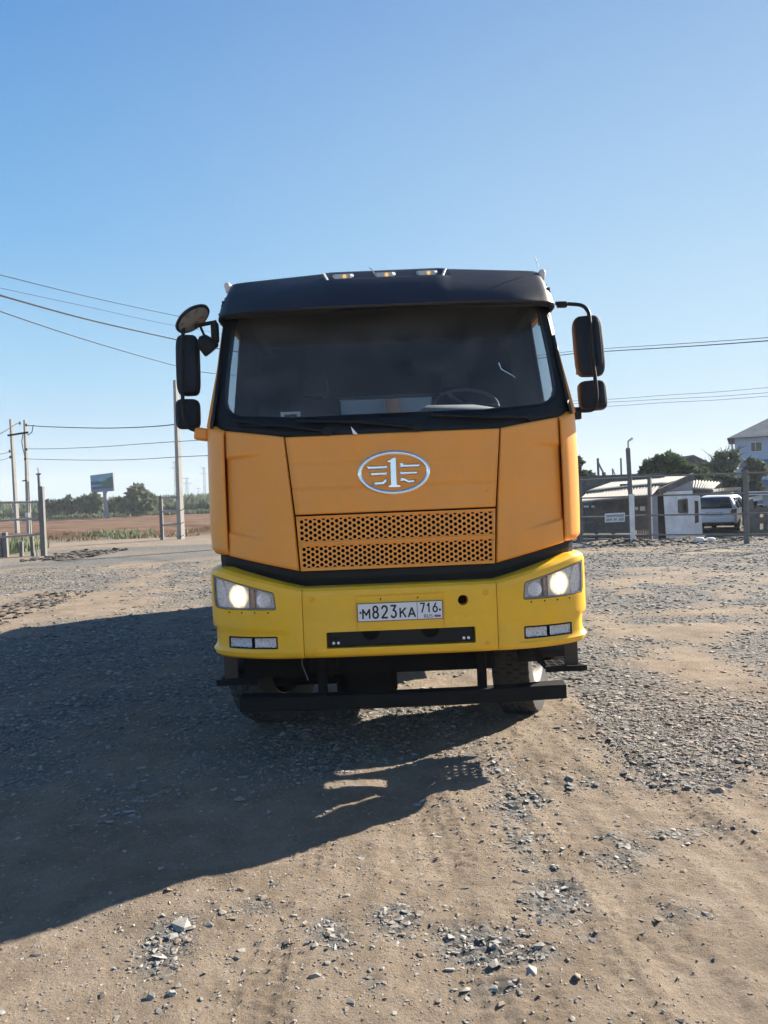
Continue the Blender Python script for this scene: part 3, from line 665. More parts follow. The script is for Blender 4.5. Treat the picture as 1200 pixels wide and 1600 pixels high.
# sticker clip on the glass, lit paper and instrument hood behind it
k = at(458, 651, 5.25); x0 = k.x-.075; z0 = k.z
mb = MB(); mb.box(x0-.065, x0+.065, .155, .16, z0, z0+.016).box(x0-.065, x0-.042, .155, .16, z0-.016, z0).box(x0+.042, x0+.065, .155, .16, z0-.016, z0); mb.build('pass_holder', M['white'], truck)
# wipers
for px, tip in ((.16, -.62), (.92, .26), (-.42, -1.02)):
    pz = 2.195 + (.045 if abs(px) > .7 else 0)
    mb = MB()
    mb.tube([(px, yws(px, pz)-.03, pz), (lerp(px, tip, .5), yws(lerp(px, tip, .5), 2.24)-.04, 2.25), (tip, yws(tip, 2.26)-.035, 2.27)], [.014, .010, .007], 6)
    mb.tube([(lerp(px, tip, .35), yws(lerp(px, tip, .35), 2.25)-.02, 2.235), (tip*1.02, yws(tip, 2.29)-.02, 2.285 + .02*(abs(tip) > .8))], .011, 6)
    mb.lathe([(.028, -.012), (.028, .012), (.018, .02)], (px, yws(px, pz)-.03, pz), 'y', 14)
    mb.build('wiper', M['black'], truck)
mb = MB(); k = at(556, 674, 5.0); mb.prism([(k.x-.092, k.z-.02), (k.x-.06, k.z-.024), (k.x-.105, k.z+.03)], .005, .02); mb.build('washer_nozzle', M['silver'], truck)
# --- sun visor: one wrapped panel with the recessed strip for the marker lamps
VLIP = catmull([(0,.10,0),(.45,.112,0),(.85,.17,0),(1.05,.245,0),(1.13,.30,0),(1.163,.37,0),(1.172,.47,0),(1.174,.68,0),(1.174,.95,0)], 8)
VTOP = catmull([(0,.50,0),(.40,.50,0),(.78,.505,0),(1.0,.51,0),(1.068,.525,0),(1.085,.57,0),(1.09,.66,0),(1.092,.80,0),(1.092,.95,0)], 8)
NV = len(VLIP)-1
def vis(u, v):
    a = 2*u-1; sg_ = -1 if a < 0 else 1; k_ = abs(a)*NV; i = min(int(k_), NV-1); L_ = VLIP[i].lerp(VLIP[i+1], k_-i); T_ = VTOP[i].lerp(VTOP[i+1], k_-i)
    p = L_.lerp(T_, v); ax = p.x; bulge = .035*math.sin(math.pi*v)
    zl = 3.004 + .016*(min(1, ax/1.1))**2; zt = 3.352 - .040*max(0, min(1, (ax-.41)/.66)) + .022*(1-sstep(.38,.43,ax))
    z = lerp(zl, zt, v); y = p.y - bulge*(1-min(1, k_/NV*1.0)**3)
    rec = sstep(.70, .735, v)*(1-sstep(.385+.02*(1-v), .412+.02*(1-v), ax)); y += .05*rec
    x = p.x + (bulge*.8 if ax > 1.05 else 0)*sstep(.6, .75, k_/NV)
    r_ = (1-sstep(0, .05, v)); t_ = sstep(.95, 1.0, v); y += .02*r_ + .02*t_; x -= .02*t_*sstep(.5, .7, k_/NV)
    return (sg_*x, y, z)
MB().grid(vis, 201, 48).build('sun_visor', M['visor'], truck, solid=.014, face=(0,-1,0))
for s in (-1, 1):
    MB().bar((s*.424, .448, 3.330), (s*.394, .366, 3.258), .014, .010).build('visor_light_slit', M['white'], truck)  # white bars stand in for the bright slits of light beside the recess
    MB().obox((s*1.100, .56, 3.272), (.045, .13, .080), (R(-8), s*R(14), s*R(12))).build('corner_lamp', M['lens_amber'], truck, bevel=.018, seg=3)
    for zz in (3.09, 3.15): MB().lathe([(.008, 0), (.008, s*.014), (.004, s*.018)], (s*(1.166-.35*(zz-3.09)), .50, zz), 'x', 8).build('bolt', M['frame'], truck)
for x in (-.293, 0, .293):
    ml = MB().obox((x, .462, 3.297), (.145, .03, .056), (R(-12), 0, 0)).build('marker_lamp', M['lampback'], truck, bevel=.008)
    MB().obox((x, .444, 3.300), (.118, .012, .044), (R(-12), 0, 0)).build('lens', M['markerlens'], ml, bevel=.004)
    MB().lathe([(0, -.02), (.012, -.012), (.014, 0), (.0, .004)], (x+.012, .440, 3.302), 'y', 12).build('bulb', M['amber'], ml)
mb = MB().tube([(-.075, .46, 3.32), (-.085, .46, 3.345), (-.105, .46, 3.365)], .003, 5); mb.build('loose_cable', M['wire'], truck)
mb = MB().tube([(1.085, .5, 3.33), (1.062, .5, 3.40)], .003, 5); mb.build('antenna', M['wire'], truck)
# --- cab shell
cab = MB()
MB().box(-1.19, 1.19, .42, 2.14, 1.12, 1.41).build('cab_sill', M['black'], truck, bevel=.02)
RWX0, RWX1, RWZ0, RWZ1 = -.56, .52, 2.40, 2.66
rw_ = MB(); rw_.box(-1.27, RWX0, 2.10, 2.15, 1.18, 3.18).box(RWX1, 1.27, 2.10, 2.15, 1.18, 3.18).box(RWX0, RWX1, 2.10, 2.15, 1.18, RWZ0).box(RWX0, RWX1, 2.10, 2.15, RWZ1, 3.18)
rw_.build('rear_wall', M['greybody'], truck)
for s in (-1, 1):
    cab = MB(); cab.hexa([(s*1.245,1.50,1.42),(s*1.288,1.50,1.42),(s*1.288,2.10,1.42),(s*1.245,2.10,1.42),(s*1.15,1.50,3.2),(s*1.165,1.50,3.2),(s*1.165,2.10,3.2),(s*1.15,2.10,3.2)])
    cab.build('side_panel', M['orange'], truck, bevel=.008)
    cab = MB(); cab.hexa([(s*1.195,.205,2.26),(s*1.222,.235,2.26),(s*1.285,.47,2.30),(s*1.25,.47,2.30),(s*1.12,.50,3.04),(s*1.147,.515,3.04),(s*1.183,.72,3.02),(s*1.155,.72,3.02)])
    cab.build('windscreen_pillar', M['black'], truck, bevel=.006)
    MB().hexa([(s*1.235,.32,2.28),(s*1.264,.32,2.28),(s*1.296,.51,2.29),(s*1.26,.51,2.29),(s*1.14,.57,3.0),(s*1.162,.57,3.0),(s*1.191,.735,3.0),(s*1.16,.735,3.0)]).build('pillar_trim', M['orange'], truck, bevel=.005)
MB().box(-1.08, 1.08, .60, 2.15, 3.19, 3.28).build('roof', M['orange'], truck, bevel=.03, seg=3)
MB().box(-1.12, 1.12, .42, 2.09, 3.15, 3.185).build('headliner', M['cabin'], truck)
for s in (-1, 1): MB().box(min(s*1.03,s*1.138), max(s*1.03,s*1.122), .56, 2.1, 3.07, 3.17).build('roof_rail', M['cabin'], truck)
MB().box(-1.13, 1.13, .37, .46, 3.045, 3.15).build('header_rail', M['cabin'], truck)
MB().box(RWX0, RWX1, 2.12, 2.125, RWZ0, RWZ1).build('rear_window', M['sideglass'], truck)
mb = MB(); mb.box(-1.22, RWX0-.03, 2.07, 2.095, 1.2, 3.15).box(RWX1+.03, 1.22, 2.07, 2.095, 1.2, 3.15).box(RWX0-.03, RWX1+.03, 2.07, 2.095, 1.2, RWZ0-.03).box(RWX0-.03, RWX1+.03, 2.07, 2.095, RWZ1+.03, 3.15); mb.build('rear_lining', M['cabin'], truck)
for s in (-1, 1):
    d = MB()
    d.box(min(s*1.25,s*1.292), max(s*1.25,s*1.292), .57, 1.49, 1.42, 2.30)
    d.hexa([(s*1.25,.57,2.30),(s*1.292,.57,2.30),(s*1.292,.53,2.30),(s*1.25,.53,2.30),(s*1.152,.80,3.16),(s*1.19,.80,3.16),(s*1.19,.74,3.16),(s*1.152,.74,3.16)])
    d.hexa([(s*1.25,1.36,2.30),(s*1.292,1.36,2.30),(s*1.292,1.49,2.30),(s*1.25,1.49,2.30),(s*1.152,1.36,3.16),(s*1.19,1.36,3.16),(s*1.19,1.49,3.16),(s*1.152,1.49,3.16)])
    d.hexa([(s*1.16,.80,3.08),(s*1.199,.80,3.08),(s*1.199,1.36,3.08),(s*1.16,1.36,3.08),(s*1.152,.80,3.16),(s*1.19,.80,3.16),(s*1.19,1.36,3.16),(s*1.152,1.36,3.16)])
    door = d.build('door', M['orange'], truck, bevel=.006)
    MB().add([(s*1.272,.58,2.30),(s*1.272,1.36,2.30),(s*1.178,1.36,3.08),(s*1.178,.79,3.08)], [(0,1,2,3)]).build('door_window', M['sideglass'], door)
    MB().box(min(s*1.292,s*1.315), max(s*1.292,s*1.315), 1.30, 1.44, 2.10, 2.135).build('handle', M['black'], door, bevel=.006)
    MB().add([(s*1.235,1.02,2.20),(s*1.235,2.07,2.20),(s*1.13,2.07,3.12),(s*1.13,1.08,3.12)], [(0,1,2,3)]).build('curtain', M['seat'], truck, solid=.02)
    MB().tube([(s*1.215,.60,2.34),(s*1.19,.62,2.42),(s*1.185,.66,2.46)], .012, 6).build('grab_handle', M['frame'], truck)
# --- interior
def fn(u, v):
    x = (2*u-1)*1.2; return (x, lerp(yws(x, 2.3)+.035, .78, v), 2.255 + .05*math.sin(v*3)*.6 - .03*abs(2*u-1))
dash = MB().grid(fn, 21, 8).build('dashboard', M['dashtop'], truck, solid=.3, off=-1)
mb = MB(); a = [at(648, 646, 5.2), at(668, 633, 5.32), at(740, 632, 5.32), at(775, 637, 5.26), at(770, 641, 5.2)]
mb.add([(p.x-.075, p.y-4.95, p.z) for p in a], [tuple(range(len(a)))]); mb.build('paper_sheet', M['dashpaper'], dash, solid=.004)
def fn(u, v):
    t = math.pi*u; x = .56 + .26*math.cos(t)*(1-.08*v); return (x, .42+.30*v, 2.285 + .10*math.sin(t)**.8)
MB().grid(fn, 25, 6).build('instrument_hood', M['cabin'], truck, solid=.012)
sw = MB(); C0 = Vector((.56, .72, 2.40)); A = Matrix.Rotation(R(38), 3, 'X'); pts = [C0 + A @ Vector((.235*math.cos(t), .235*math.sin(t), 0)) for t in [2*math.pi*k/40 for k in range(41)]]
sw.tube(pts, .014, 8, cap=False)
for t in (0, 2.1, 4.2): sw.bar(C0, C0 + A @ Vector((.23*math.cos(t), .23*math.sin(t), 0)), .035, .015)
sw.lathe([(.05, -.03), (.06, .0), (.05, .02)], C0, 'z', 16); sw.build('steering_wheel', M['wheelgrey'], truck)
k = [at(779, 567, 5.9), at(783, 577, 5.9), at(796, 584, 5.9), at(806, 590, 5.9), at(810, 597, 5.9)]
MB().tube([(p.x-.075, p.y-4.95, p.z) for p in k], [.010,.008,.006,.004,.003], 6).build('glint_tube', M['chrome'], truck)  # chrome tube added for a silver glint behind the windscreen
for x in (-.62, .58):
    st = MB(); st.box(x-.25, x+.25, 1.05, 1.55, 1.75, 1.90); st.build('seat', M['seat'], truck, bevel=.05, seg=3)
    st = MB(); st.hexa([(x-.24,1.45,1.86),(x+.24,1.45,1.86),(x+.24,1.58,1.86),(x-.24,1.58,1.86),(x-.21,1.58,2.62),(x+.21,1.58,2.62),(x+.21,1.69,2.62),(x-.21,1.69,2.62)])
    bk = st.build('seat_back', M['seat'], truck, bevel=.05, seg=3)
    MB().hexa([(x-.12,1.58,2.64),(x+.12,1.58,2.64),(x+.12,1.69,2.64),(x-.12,1.69,2.64),(x-.10,1.60,2.84),(x+.10,1.60,2.84),(x+.10,1.69,2.84),(x-.10,1.69,2.84)]).build('headrest', M['seat'], bk, bevel=.03, seg=3)
# --- bumper: centre and two corners, pockets cut for the lamps
BL = catmull([(.6225,-.080,0),(.80,-.062,0),(.96,-.02,0),(1.095,.045,0),(1.192,.115,0),(1.244,.19,0),(1.267,.27,0),(1.274,.36,0),(1.273,.44,0)], 6)
bx_ = [p.x for p in BL]
def bump_y(x): return interp(abs(x), [0, .45, .6225]+[p.x for p in BL[1:37]], [-.095, -.088, -.080]+[p.y for p in BL[1:37]])
def bump_top(x): return interp(x, [.62, 1.05, 1.17, 1.25], [1.196, 1.30, 1.333, 1.335])
VL = [(.07,0,.0),(.03,0,.008),(.010,0,.024),(0,0,.05)] + [(0,t,0) for t in np.linspace(.12,.9,22)] + [(.0,1,-.045),(.008,1,-.02),(.03,1,-.004),(.075,1,0)]
def corner_solid(s):
    rows = []
    for i, p in enumerate(BL):
        d = (BL[min(i+1,len(BL)-1)]-BL[max(i-1,0)]).normalized(); nrm = Vector((-d.y, d.x, 0))   # inward
        if nrm.dot(Vector((.2,1,0))-p) < 0 and nrm.y < 0: nrm = -nrm
        zt = bump_top(p.x); row = []
        edge = .012*(1-min(1, (p.x-.6225)/.02))
        for ins, t, off in VL:
            z = lerp(.738 if True else 0, zt, t) + off
            b = ins + edge + .010*sstep(.785,.80,z)*(1-sstep(.915,.93,z))*sstep(.70,.76,p.x) + .022*sstep(.80,.815,z)*(1-sstep(.935,.945,z))*sstep(.12,.16,p.y)*(1-sstep(.3,.36,p.y))
            row.append((s*(p.x+nrm.x*b), p.y+nrm.y*b, z))
        for zz in (zt, .738): row.append((s*(p.x+nrm.x*.17), p.y+nrm.y*.17, zz))
        rows.append(row)
    n, k = len(rows), len(rows[0]); V = [v for r in rows for v in r]
    F = [(i*k+j, (i+1)*k+j, (i+1)*k+(j+1)%k, i*k+(j+1)%k) for i in range(n-1) for j in range(k)] + [tuple(range(k)), tuple((n-1)*k+j for j in range(k))[::-1]]
    return MB().add(V, F).build('bumper_corner', M['yellow'], truck, merge=False)
HL = [(.796,1.158),(.802,1.174),(.815,1.181),(1.00,1.229),(1.15,1.268),(1.226,1.287),(1.230,1.20),(1.224,1.10),(1.212,1.072),(1.15,1.065),(.80,1.064),(.788,1.072)]
FG = [(.787,.889),(.787,.817),(.792,.812),(1.118,.812),(1.124,.817),(1.124,.885),(1.118,.890),(.795,.894)]
def inset_poly(P, k):
    n = len(P); ar = sum(P[i][0]*P[(i+1)%n][1]-P[(i+1)%n][0]*P[i][1] for i in range(n)); sg = 1 if ar > 0 else -1; out = []
    for i in range(n):
        a, b, c = Vector(P[i-1]), Vector(P[i]), Vector(P[(i+1)%n]); e1, e2 = (b-a).normalized(), (c-b).normalized()
        m_ = Vector((-e1.y, e1.x))*sg + Vector((-e2.y, e2.x))*sg; m_ = m_.normalized()/max(.6, m_.length/2); q = b+m_*k; out.append((q.x, q.y))
    return out
def dense(P, step=.03):
    out = []
    for i in range(len(P)):
        a, b = P[i], P[(i+1)%len(P)]; n = max(1, int(math.hypot(b[0]-a[0], b[1]-a[1])/step)); out += [(lerp(a[0],b[0],k/n), lerp(a[1],b[1],k/n)) for k in range(n)]
    return out
def flip(P, s): return [(s*x, z) for x, z in P]
def columns(P, y0, y1, nx_=26):
    xs_ = sorted(p[0] for p in P); a0, a1 = xs_[0]+1e-4, xs_[-1]-1e-4; cols = []
    X = sorted(set([lerp(a0, a1, k/nx_) for k in range(nx_+1)] + [min(a1, max(a0, x)) for x in xs_]))
    X = [x for k, x in enumerate(X) if k == 0 or x-X[k-1] > 1e-3]
    f0 = y0 if callable(y0) else (lambda x, z: y0); f1 = y1 if callable(y1) else (lambda x, z: y1)
    for x in X:
        zs = []
        for k in range(len(P)):
            (xa, za), (xb, zb) = P[k], P[(k+1)%len(P)]
            if (xa-x)*(xb-x) <= 0 and abs(xb-xa) > 1e-9: zs.append(za+(zb-za)*(x-xa)/(xb-xa))
        cols.append((x, min(zs), max(max(zs), min(zs)+1e-3)))
    V = []
    for x, zl, zh in cols: V += [(x, f0(x, zl), zl), (x, f0(x, zh), zh), (x, f1(x, zh), zh), (x, f1(x, zl), zl)]
    n = len(cols); F = [(k*4+j_, (k+1)*4+j_, (k+1)*4+(j_+1)%4, k*4+(j_+1)%4) for k in range(n-1) for j_ in range(4)] + [(0,1,2,3), ((n-1)*4+3,(n-1)*4+2,(n-1)*4+1,(n-1)*4)]
    return MB().add(V, F)
def slab(name, P, y0, y1, mat, parent, bevel=0): return columns(P, y0, y1).build(name, mat, parent, bevel=bevel)
def ringslab(name, P, k, yo, th, mat, parent):
    A, B = dense(P), None; n = len(A); B = inset_poly(A, k); f = lambda x: bump_y(x)+yo
    V = [(x, f(x), z) for x, z in A] + [(x, f(x), z) for x, z in B] + [(x, f(x)+th, z) for x, z in A] + [(x, f(x)+th, z) for x, z in B]
    F = []
    for i in range(n):
        j = (i+1)%n; F += [(i,j,n+j,n+i),(n+i,n+j,3*n+j,3*n+i),(2*n+i,2*n+j,j,i),(3*n+i,3*n+j,2*n+j,2*n+i)]
    return MB().add(V, F).build(name, mat, parent)
for s in (-1, 1):
    bc = corner_solid(s)
    c1 = columns(flip(HL, s), -.4, lambda x, z: bump_y(x)+.075).build('cut', M['black'])
    c2 = columns(flip(FG, s), -.4, lambda x, z: bump_y(x)+.05).build('cut', M['black'])
    for c_ in (c1, c2): c_.parent = truck
    cut(bc, [c1, c2])
    for hx in (.84, .93, 1.02, 1.11): MB().lathe([(.005, -.004), (.006, .004)], (s*hx, bump_y(hx)+.001, 1.048), 'y', 8).build('bolt', M['frame'], bc)
    # headlight
    hl = empty('headlight', parent=truck)
    P = flip(inset_poly(HL, .004), s)
    ringslab('bezel', P, .007, .004, .05, M['lampframe'], hl)
    slab('reflector', inset_poly(P, .002), lambda x, z: bump_y(x)+.036, lambda x, z: bump_y(x)+.066, M['silver'], hl)
    slab('cover_lens', inset_poly(P, .005), lambda x, z: bump_y(x)+.006, lambda x, z: bump_y(x)+.010, M['lens'], hl)
    lx = 1.045; y0 = bump_y(lx)
    lamp = MB()
    for cx_, rx in ((lx, .072),):
        V = []; nr, na = 5, 28
        for i in range(nr):
            t = i/(nr-1)
            for j in range(na):
                a_ = 2*math.pi*j/na; V.append((s*(cx_+rx*t*math.cos(a_)), bump_y(cx_+rx*t*math.cos(a_))+.014+.018*(t**2), 1.152+.082*t*math.sin(a_) - .004))
        lamp.add(V, [(i*na+j, i*na+(j+1)%na, (i+1)*na+(j+1)%na, (i+1)*na+j) for i in range(nr-1) for j in range(na)])
    lamp.build('main_lamp', M['beam'], hl, solid=.012, merge=True)
    for x_ in (.925, .962): slab('divider', flip([(x_-.004,1.074),(x_+.004,1.074),(x_+.004,1.205),(x_-.004,1.205)], s), lambda x, z: bump_y(x)+.014, lambda x, z: bump_y(x)+.037, M['chrome'], hl)
    slab('indicator', flip([(.93,1.078),(.958,1.078),(.958,1.195),(.93,1.192)], s), lambda x, z: bump_y(x)+.022, lambda x, z: bump_y(x)+.037, M['indicator'], hl)
    b_ = MB(); b_.lathe([(.046, -.035), (.034, -.012), (.012, .01), (0, .012)], (s*.868, bump_y(.868)+.048, 1.125), 'y', 20); b_.lathe([(.012, -.03), (.012, 0)], (s*.868, bump_y(.868)+.05, 1.125), 'y', 10); b_.build('side_reflector', M['silver'], hl)
    slab('corner_reflector', flip([(1.135,1.075),(1.19,1.08),(1.203,1.15),(1.203,1.262),(1.16,1.255),(1.13,1.17)], s), lambda x, z: bump_y(x)+.020+.4*abs(z-1.16)*.1, lambda x, z: bump_y(x)+.037, M['silver'], hl)
    # fog lamp
    fg = empty('fog_lamp', parent=truck); P = flip(inset_poly(FG, .002), s)
    ringslab('bezel', P, .008, .008, .035, M['black'], fg)
    slab('housing', inset_poly(P, .004), lambda x, z: bump_y(x)+.042, lambda x, z: bump_y(x)+.048, M['black'], fg)
    for x0_, x1_ in ((.798, .94), (.962, 1.112)):
        xm_ = (x0_+x1_)/2; V_ = lambda u, v: (s*lerp(x0_, x1_, u), bump_y(lerp(x0_, x1_, u)) + .036 - .018*min(1, abs(2*u-1)**3 + .8*abs(2*v-1)**3) + .006*math.sin(u*31)*math.cos(v*9), lerp(.819, .884, v)); MB().grid(V_, 30, 12).build('reflector', M['silver'], fg)
        slab('cover_lens', flip([(x0_,.817),(x1_,.817),(x1_,.886),(x0_,.886)], s), lambda x, z: bump_y(x)+.014, lambda x, z: bump_y(x)+.018, M['lens'], fg)
# centre of the bumper
def center_solid():
    rows = []
    for i in range(25):
        x = lerp(-.6175, .6175, i/24); e = .012*(1-min(1, (.6175-abs(x))/.02)); row = []; y = bump_y(x)+.002
        for ins, t, off in VL:
            z = lerp(.738, 1.196, t)+off; row.append((x, y+ins+e+.004*groove(z, .985, .008, 1), z))
        for zz in (1.196, .738): row.append((x, y+.17, zz))
        rows.append(row)
    n, k = len(rows), len(rows[0]); V = [v for r in rows for v in r]
    return MB().add(V, [(i*k+j, (i+1)*k+j, (i+1)*k+(j+1)%k, i*k+(j+1)%k) for i in range(n-1) for j in range(k)] + [tuple(range(k)), tuple((n-1)*k+j for j in range(k))[::-1]]).build('bumper_centre', M['yellow'], truck, merge=False)
bcn = center_solid()
SL = [(-.473,.905),(-.473,.812),(-.467,.808),(.467,.808),(.473,.814),(.473,.906),(.466,.912),(-.466,.912)]
cuts = [MB().prism(SL, -.4, .0).build('cut', M['black']), MB().lathe([(.033, -.4), (.033, .02)], (.402, 0, 1.082), 'y', 24).build('cut', M['black'])]
for x0_, x1_ in ((-.2765, -.2735), (.2735, .2765)): cuts.append(MB().box(x0_-.001, x1_+.001, -.4, -.083, .918, 1.138).build('cut', M['black']))
cuts.append(MB().box(-.2725, .2725, -.4, -.083, 1.1335, 1.1385).build('cut', M['black']))
for c_ in cuts: c_.parent = truck
cut(bcn, cuts)
mb = MB().box(-.466, .466, -.055, -.035, .814, .906); mb.build('slot_mesh', M['black'], truck)
for x_ in (-.43, -.40, .40, .43): MB().lathe([(.009, -.012), (.009, .0)], (x_, -.055, .838), 'y', 10).build('slot_bolt', M['silver'], truck)
MB().box(-.455, -.39, -.06, -.055, .862, .872).build('slot_bracket', M['dusty'], truck)
for x_ in (-.19, .19): MB().lathe([(.055, -.014), (.055, .0)], (x_, -.056, .905), 'y', 24).build('towing_eye', M['frame'], truck)
MB().lathe([(.0325, -.02), (.0325, .0)], (.402, .012, 1.082), 'y', 24).build('towing_hole', M['frame'], truck)
for x_, z_, r_ in ((-.555,1.125,.018),(.548,1.122,.019),(-.548,.795,.013),(.55,.80,.015)):
    mb = MB().lathe([(r_, .004), (r_, -.003), (r_*.75, -.006), (r_*.6, -.001), (r_*.35, -.001), (r_*.3, -.006), (0, -.007)], (x_, bump_y(x_), z_), 'y', 18); mb.build('cap_screw', M['yellow'], truck)
# number plate
PZ = 1.031; pl_ = MB().box(-.27, .27, bump_y(0)-.009, bump_y(0)-.003, PZ-.058, PZ+.058).build('number_plate', M['plate'], truck, bevel=.002)
py_ = bump_y(0)-.0095
mb = MB()
for a_ in ((-.27,.27,PZ+.0545,PZ+.058),(-.27,.27,PZ-.058,PZ-.0545),(-.27,-.2665,PZ-.0545,PZ+.0545),(.2665,.27,PZ-.0545,PZ+.0545),(.1075,.1105,PZ-.0545,PZ+.0545)): mb.box(a_[0], a_[1], py_-.0008, py_+.001, a_[2], a_[3])
mb.build('plate_border', M['ink'], pl_)
Z0 = PZ-.037
def arc(cx, cz, rx, rz, a0, a1, n=12): return [(cx+rx*math.cos(R(lerp(a0,a1,k/n))), cz+rz*math.sin(R(lerp(a0,a1,k/n)))) for k in range(n+1)]
GLYPH = {'M': [[(0,0),(0,1),(.5,.38),(1,1),(1,0)]], 'K': [[(0,0),(0,1)],[(1,1),(.05,.42)],[(.38,.62),(1,0)]], 'A': [[(0,0),(.5,1),(1,0)],[(.2,.3),(.8,.3)]],
 '8': [arc(.5,.76,.42,.24,0,360,24), arc(.5,.26,.5,.26,0,360,24)], '2': [arc(.5,.72,.48,.28,165,-20)+[(.82,.5),(0,0),(1,0)]], '3': [[(.04,1),(.94,1),(.45,.60)]+arc(.48,.30,.50,.30,85,-150)],
 '7': [[(0,1),(1,1),(.35,0)]], '1': [[(0,.72),(.8,1),(.8,0)]], '6': [[(.72,1),(.1,.45)]+[], arc(.5,.30,.48,.30,0,360,24)],
 'R': [[(0,0),(0,1),(.6,1)]+arc(.6,.75,.38,.25,90,-90)+[(0,.5)],[(.5,.5),(1,0)]], 'U': [[(0,1),(0,.3)]+arc(.5,.3,.5,.3,180,360)+[(1,1)]], 'S': [arc(.5,.75,.46,.25,30,270)+arc(.5,.25,.46,.25,90,-150)]}
lt = MB(); lay = 0
for ch, cx, zb, h, wd, tk in (('M',-.214,Z0,.056,.042,.0105),('8',-.155,Z0,.074,.032,.0115),('2',-.098,Z0,.074,.033,.0115),('3',-.041,Z0,.074,.032,.0115),('K',.018,Z0,.056,.034,.0105),('A',.074,Z0,.056,.042,.0105),
        ('7',.142,PZ-.012,.056,.026,.009),('1',.180,PZ-.012,.056,.012,.009),('6',.222,PZ-.012,.056,.027,.009),('R',.158,PZ-.047,.019,.012,.003),('U',.178,PZ-.047,.019,.012,.003),('S',.198,PZ-.047,.019,.012,.003)):
    for st_ in GLYPH[ch]:
        Q = [Vector((cx+(x-.5)*wd, zb+z*h)) for x, z in st_]
        for a_, b_ in zip(Q, Q[1:]):
            d_ = (b_-a_)
            if d_.length < 1e-6: continue
            n_ = Vector((-d_.y, d_.x)).normalized()*tk/2; e_ = d_.normalized()*tk*.28; yy = py_-.0005-.00001*(lay % 40); lay += 1
            lt.add([(q.x, yy, q.y) for q in (a_-e_+n_, a_-e_-n_, b_+e_-n_, b_+e_+n_)], [(0,1,2,3)])
lt.build('plate_lettering', M['ink'], pl_, merge=False, recalc=False)
mb = MB(); 
for i, mm in enumerate((0, 1, 2)): mb.box(.216, .256, py_-.0008, py_+.001, PZ-.032-.0068*i, PZ-.0255-.0068*i, mm)
mb.build('plate_flag', [M['paper'], M['blue'], M['red']], pl_)
for x_ in (-.250, .252): MB().lathe([(.0065, -.004), (.0065, .004)], (x_, py_, PZ), 'y', 12).build('plate_bolt', M['frame'], pl_)
for x_ in (-.12, .115): MB().lathe([(.0045, -.0085), (.0045, .004)], (x_, py_+.008, PZ+.082), 'y', 10).build('plate_bolt', M['frame'], pl_)

# --- underrun bar with its struts
mb = MB(); n = 24
def barsec(x):
    a = abs(x); y = .03 + .05*(a/1.08)**2; kick = .008*sstep(.70, .95, a)
    return [(x, y, .382), (x, y, .476), (x, y+.09, .480+kick), (x, y+.09, .40)]
V = [p for i in range(n) for p in barsec(lerp(-1.076, 1.076, i/(n-1)))]
mb.add(V, [(i*4+j, (i+1)*4+j, (i+1)*4+(j+1)%4, i*4+(j+1)%4) for i in range(n-1) for j in range(4)] + [(0,1,2,3), tuple((n-1)*4+j for j in range(4))[::-1]])
ub = mb.build('underrun_bar', M['dusty'], truck, bevel=.006)
for s in (-1, 1): MB().box(s*.526-.028, s*.526+.028, .07, .15, .47, .80).build('strut', M['frame'], ub, bevel=.004)
# --- chassis under the cab
ch = MB()
for s in (-1, 1): ch.box(s*.43-.05, s*.43+.05, .25, 9.6, .78, 1.05)
for y_ in (.3, 1.9, 3.2, 5.4, 7.5, 9.4): ch.box(-.40, .40, y_, y_+.12, .82, 1.0)
ch.box(-.40, .40, .20, 1.0, .60, 1.2).box(-.62, -.42, .1, .5, .62, .9).box(-.32, .32, .95, 2.3, .45, .78)
ch.build('chassis', M['frame'], truck, bevel=.01)
MB().tube([(-.92,.75,.56),(-.48,.75,.56)], .17, 20).build('shade_drum', M['frame'], truck)  # added drum that keeps the left underside black
MB().box(-.46, -.03, .45, 1.5, .36, .72).build('shade_block', M['frame'], truck, bevel=.04)  # added block that shades the middle of the underside
MB().box(-1.05, .62, .16, .24, .585, 1.15).build('under_shield', M['frame'], truck)  # plate widened and lowered to keep light out under the cab
mb = MB().box(-.80, .80, 1.13, 1.27, .44, .58).bar((-.8,1.2,.51),(-.92,1.2,.5),.1).bar((.8,1.2,.51),(.92,1.2,.5),.1); mb.build('front_axle', M['frame'], truck, bevel=.02)
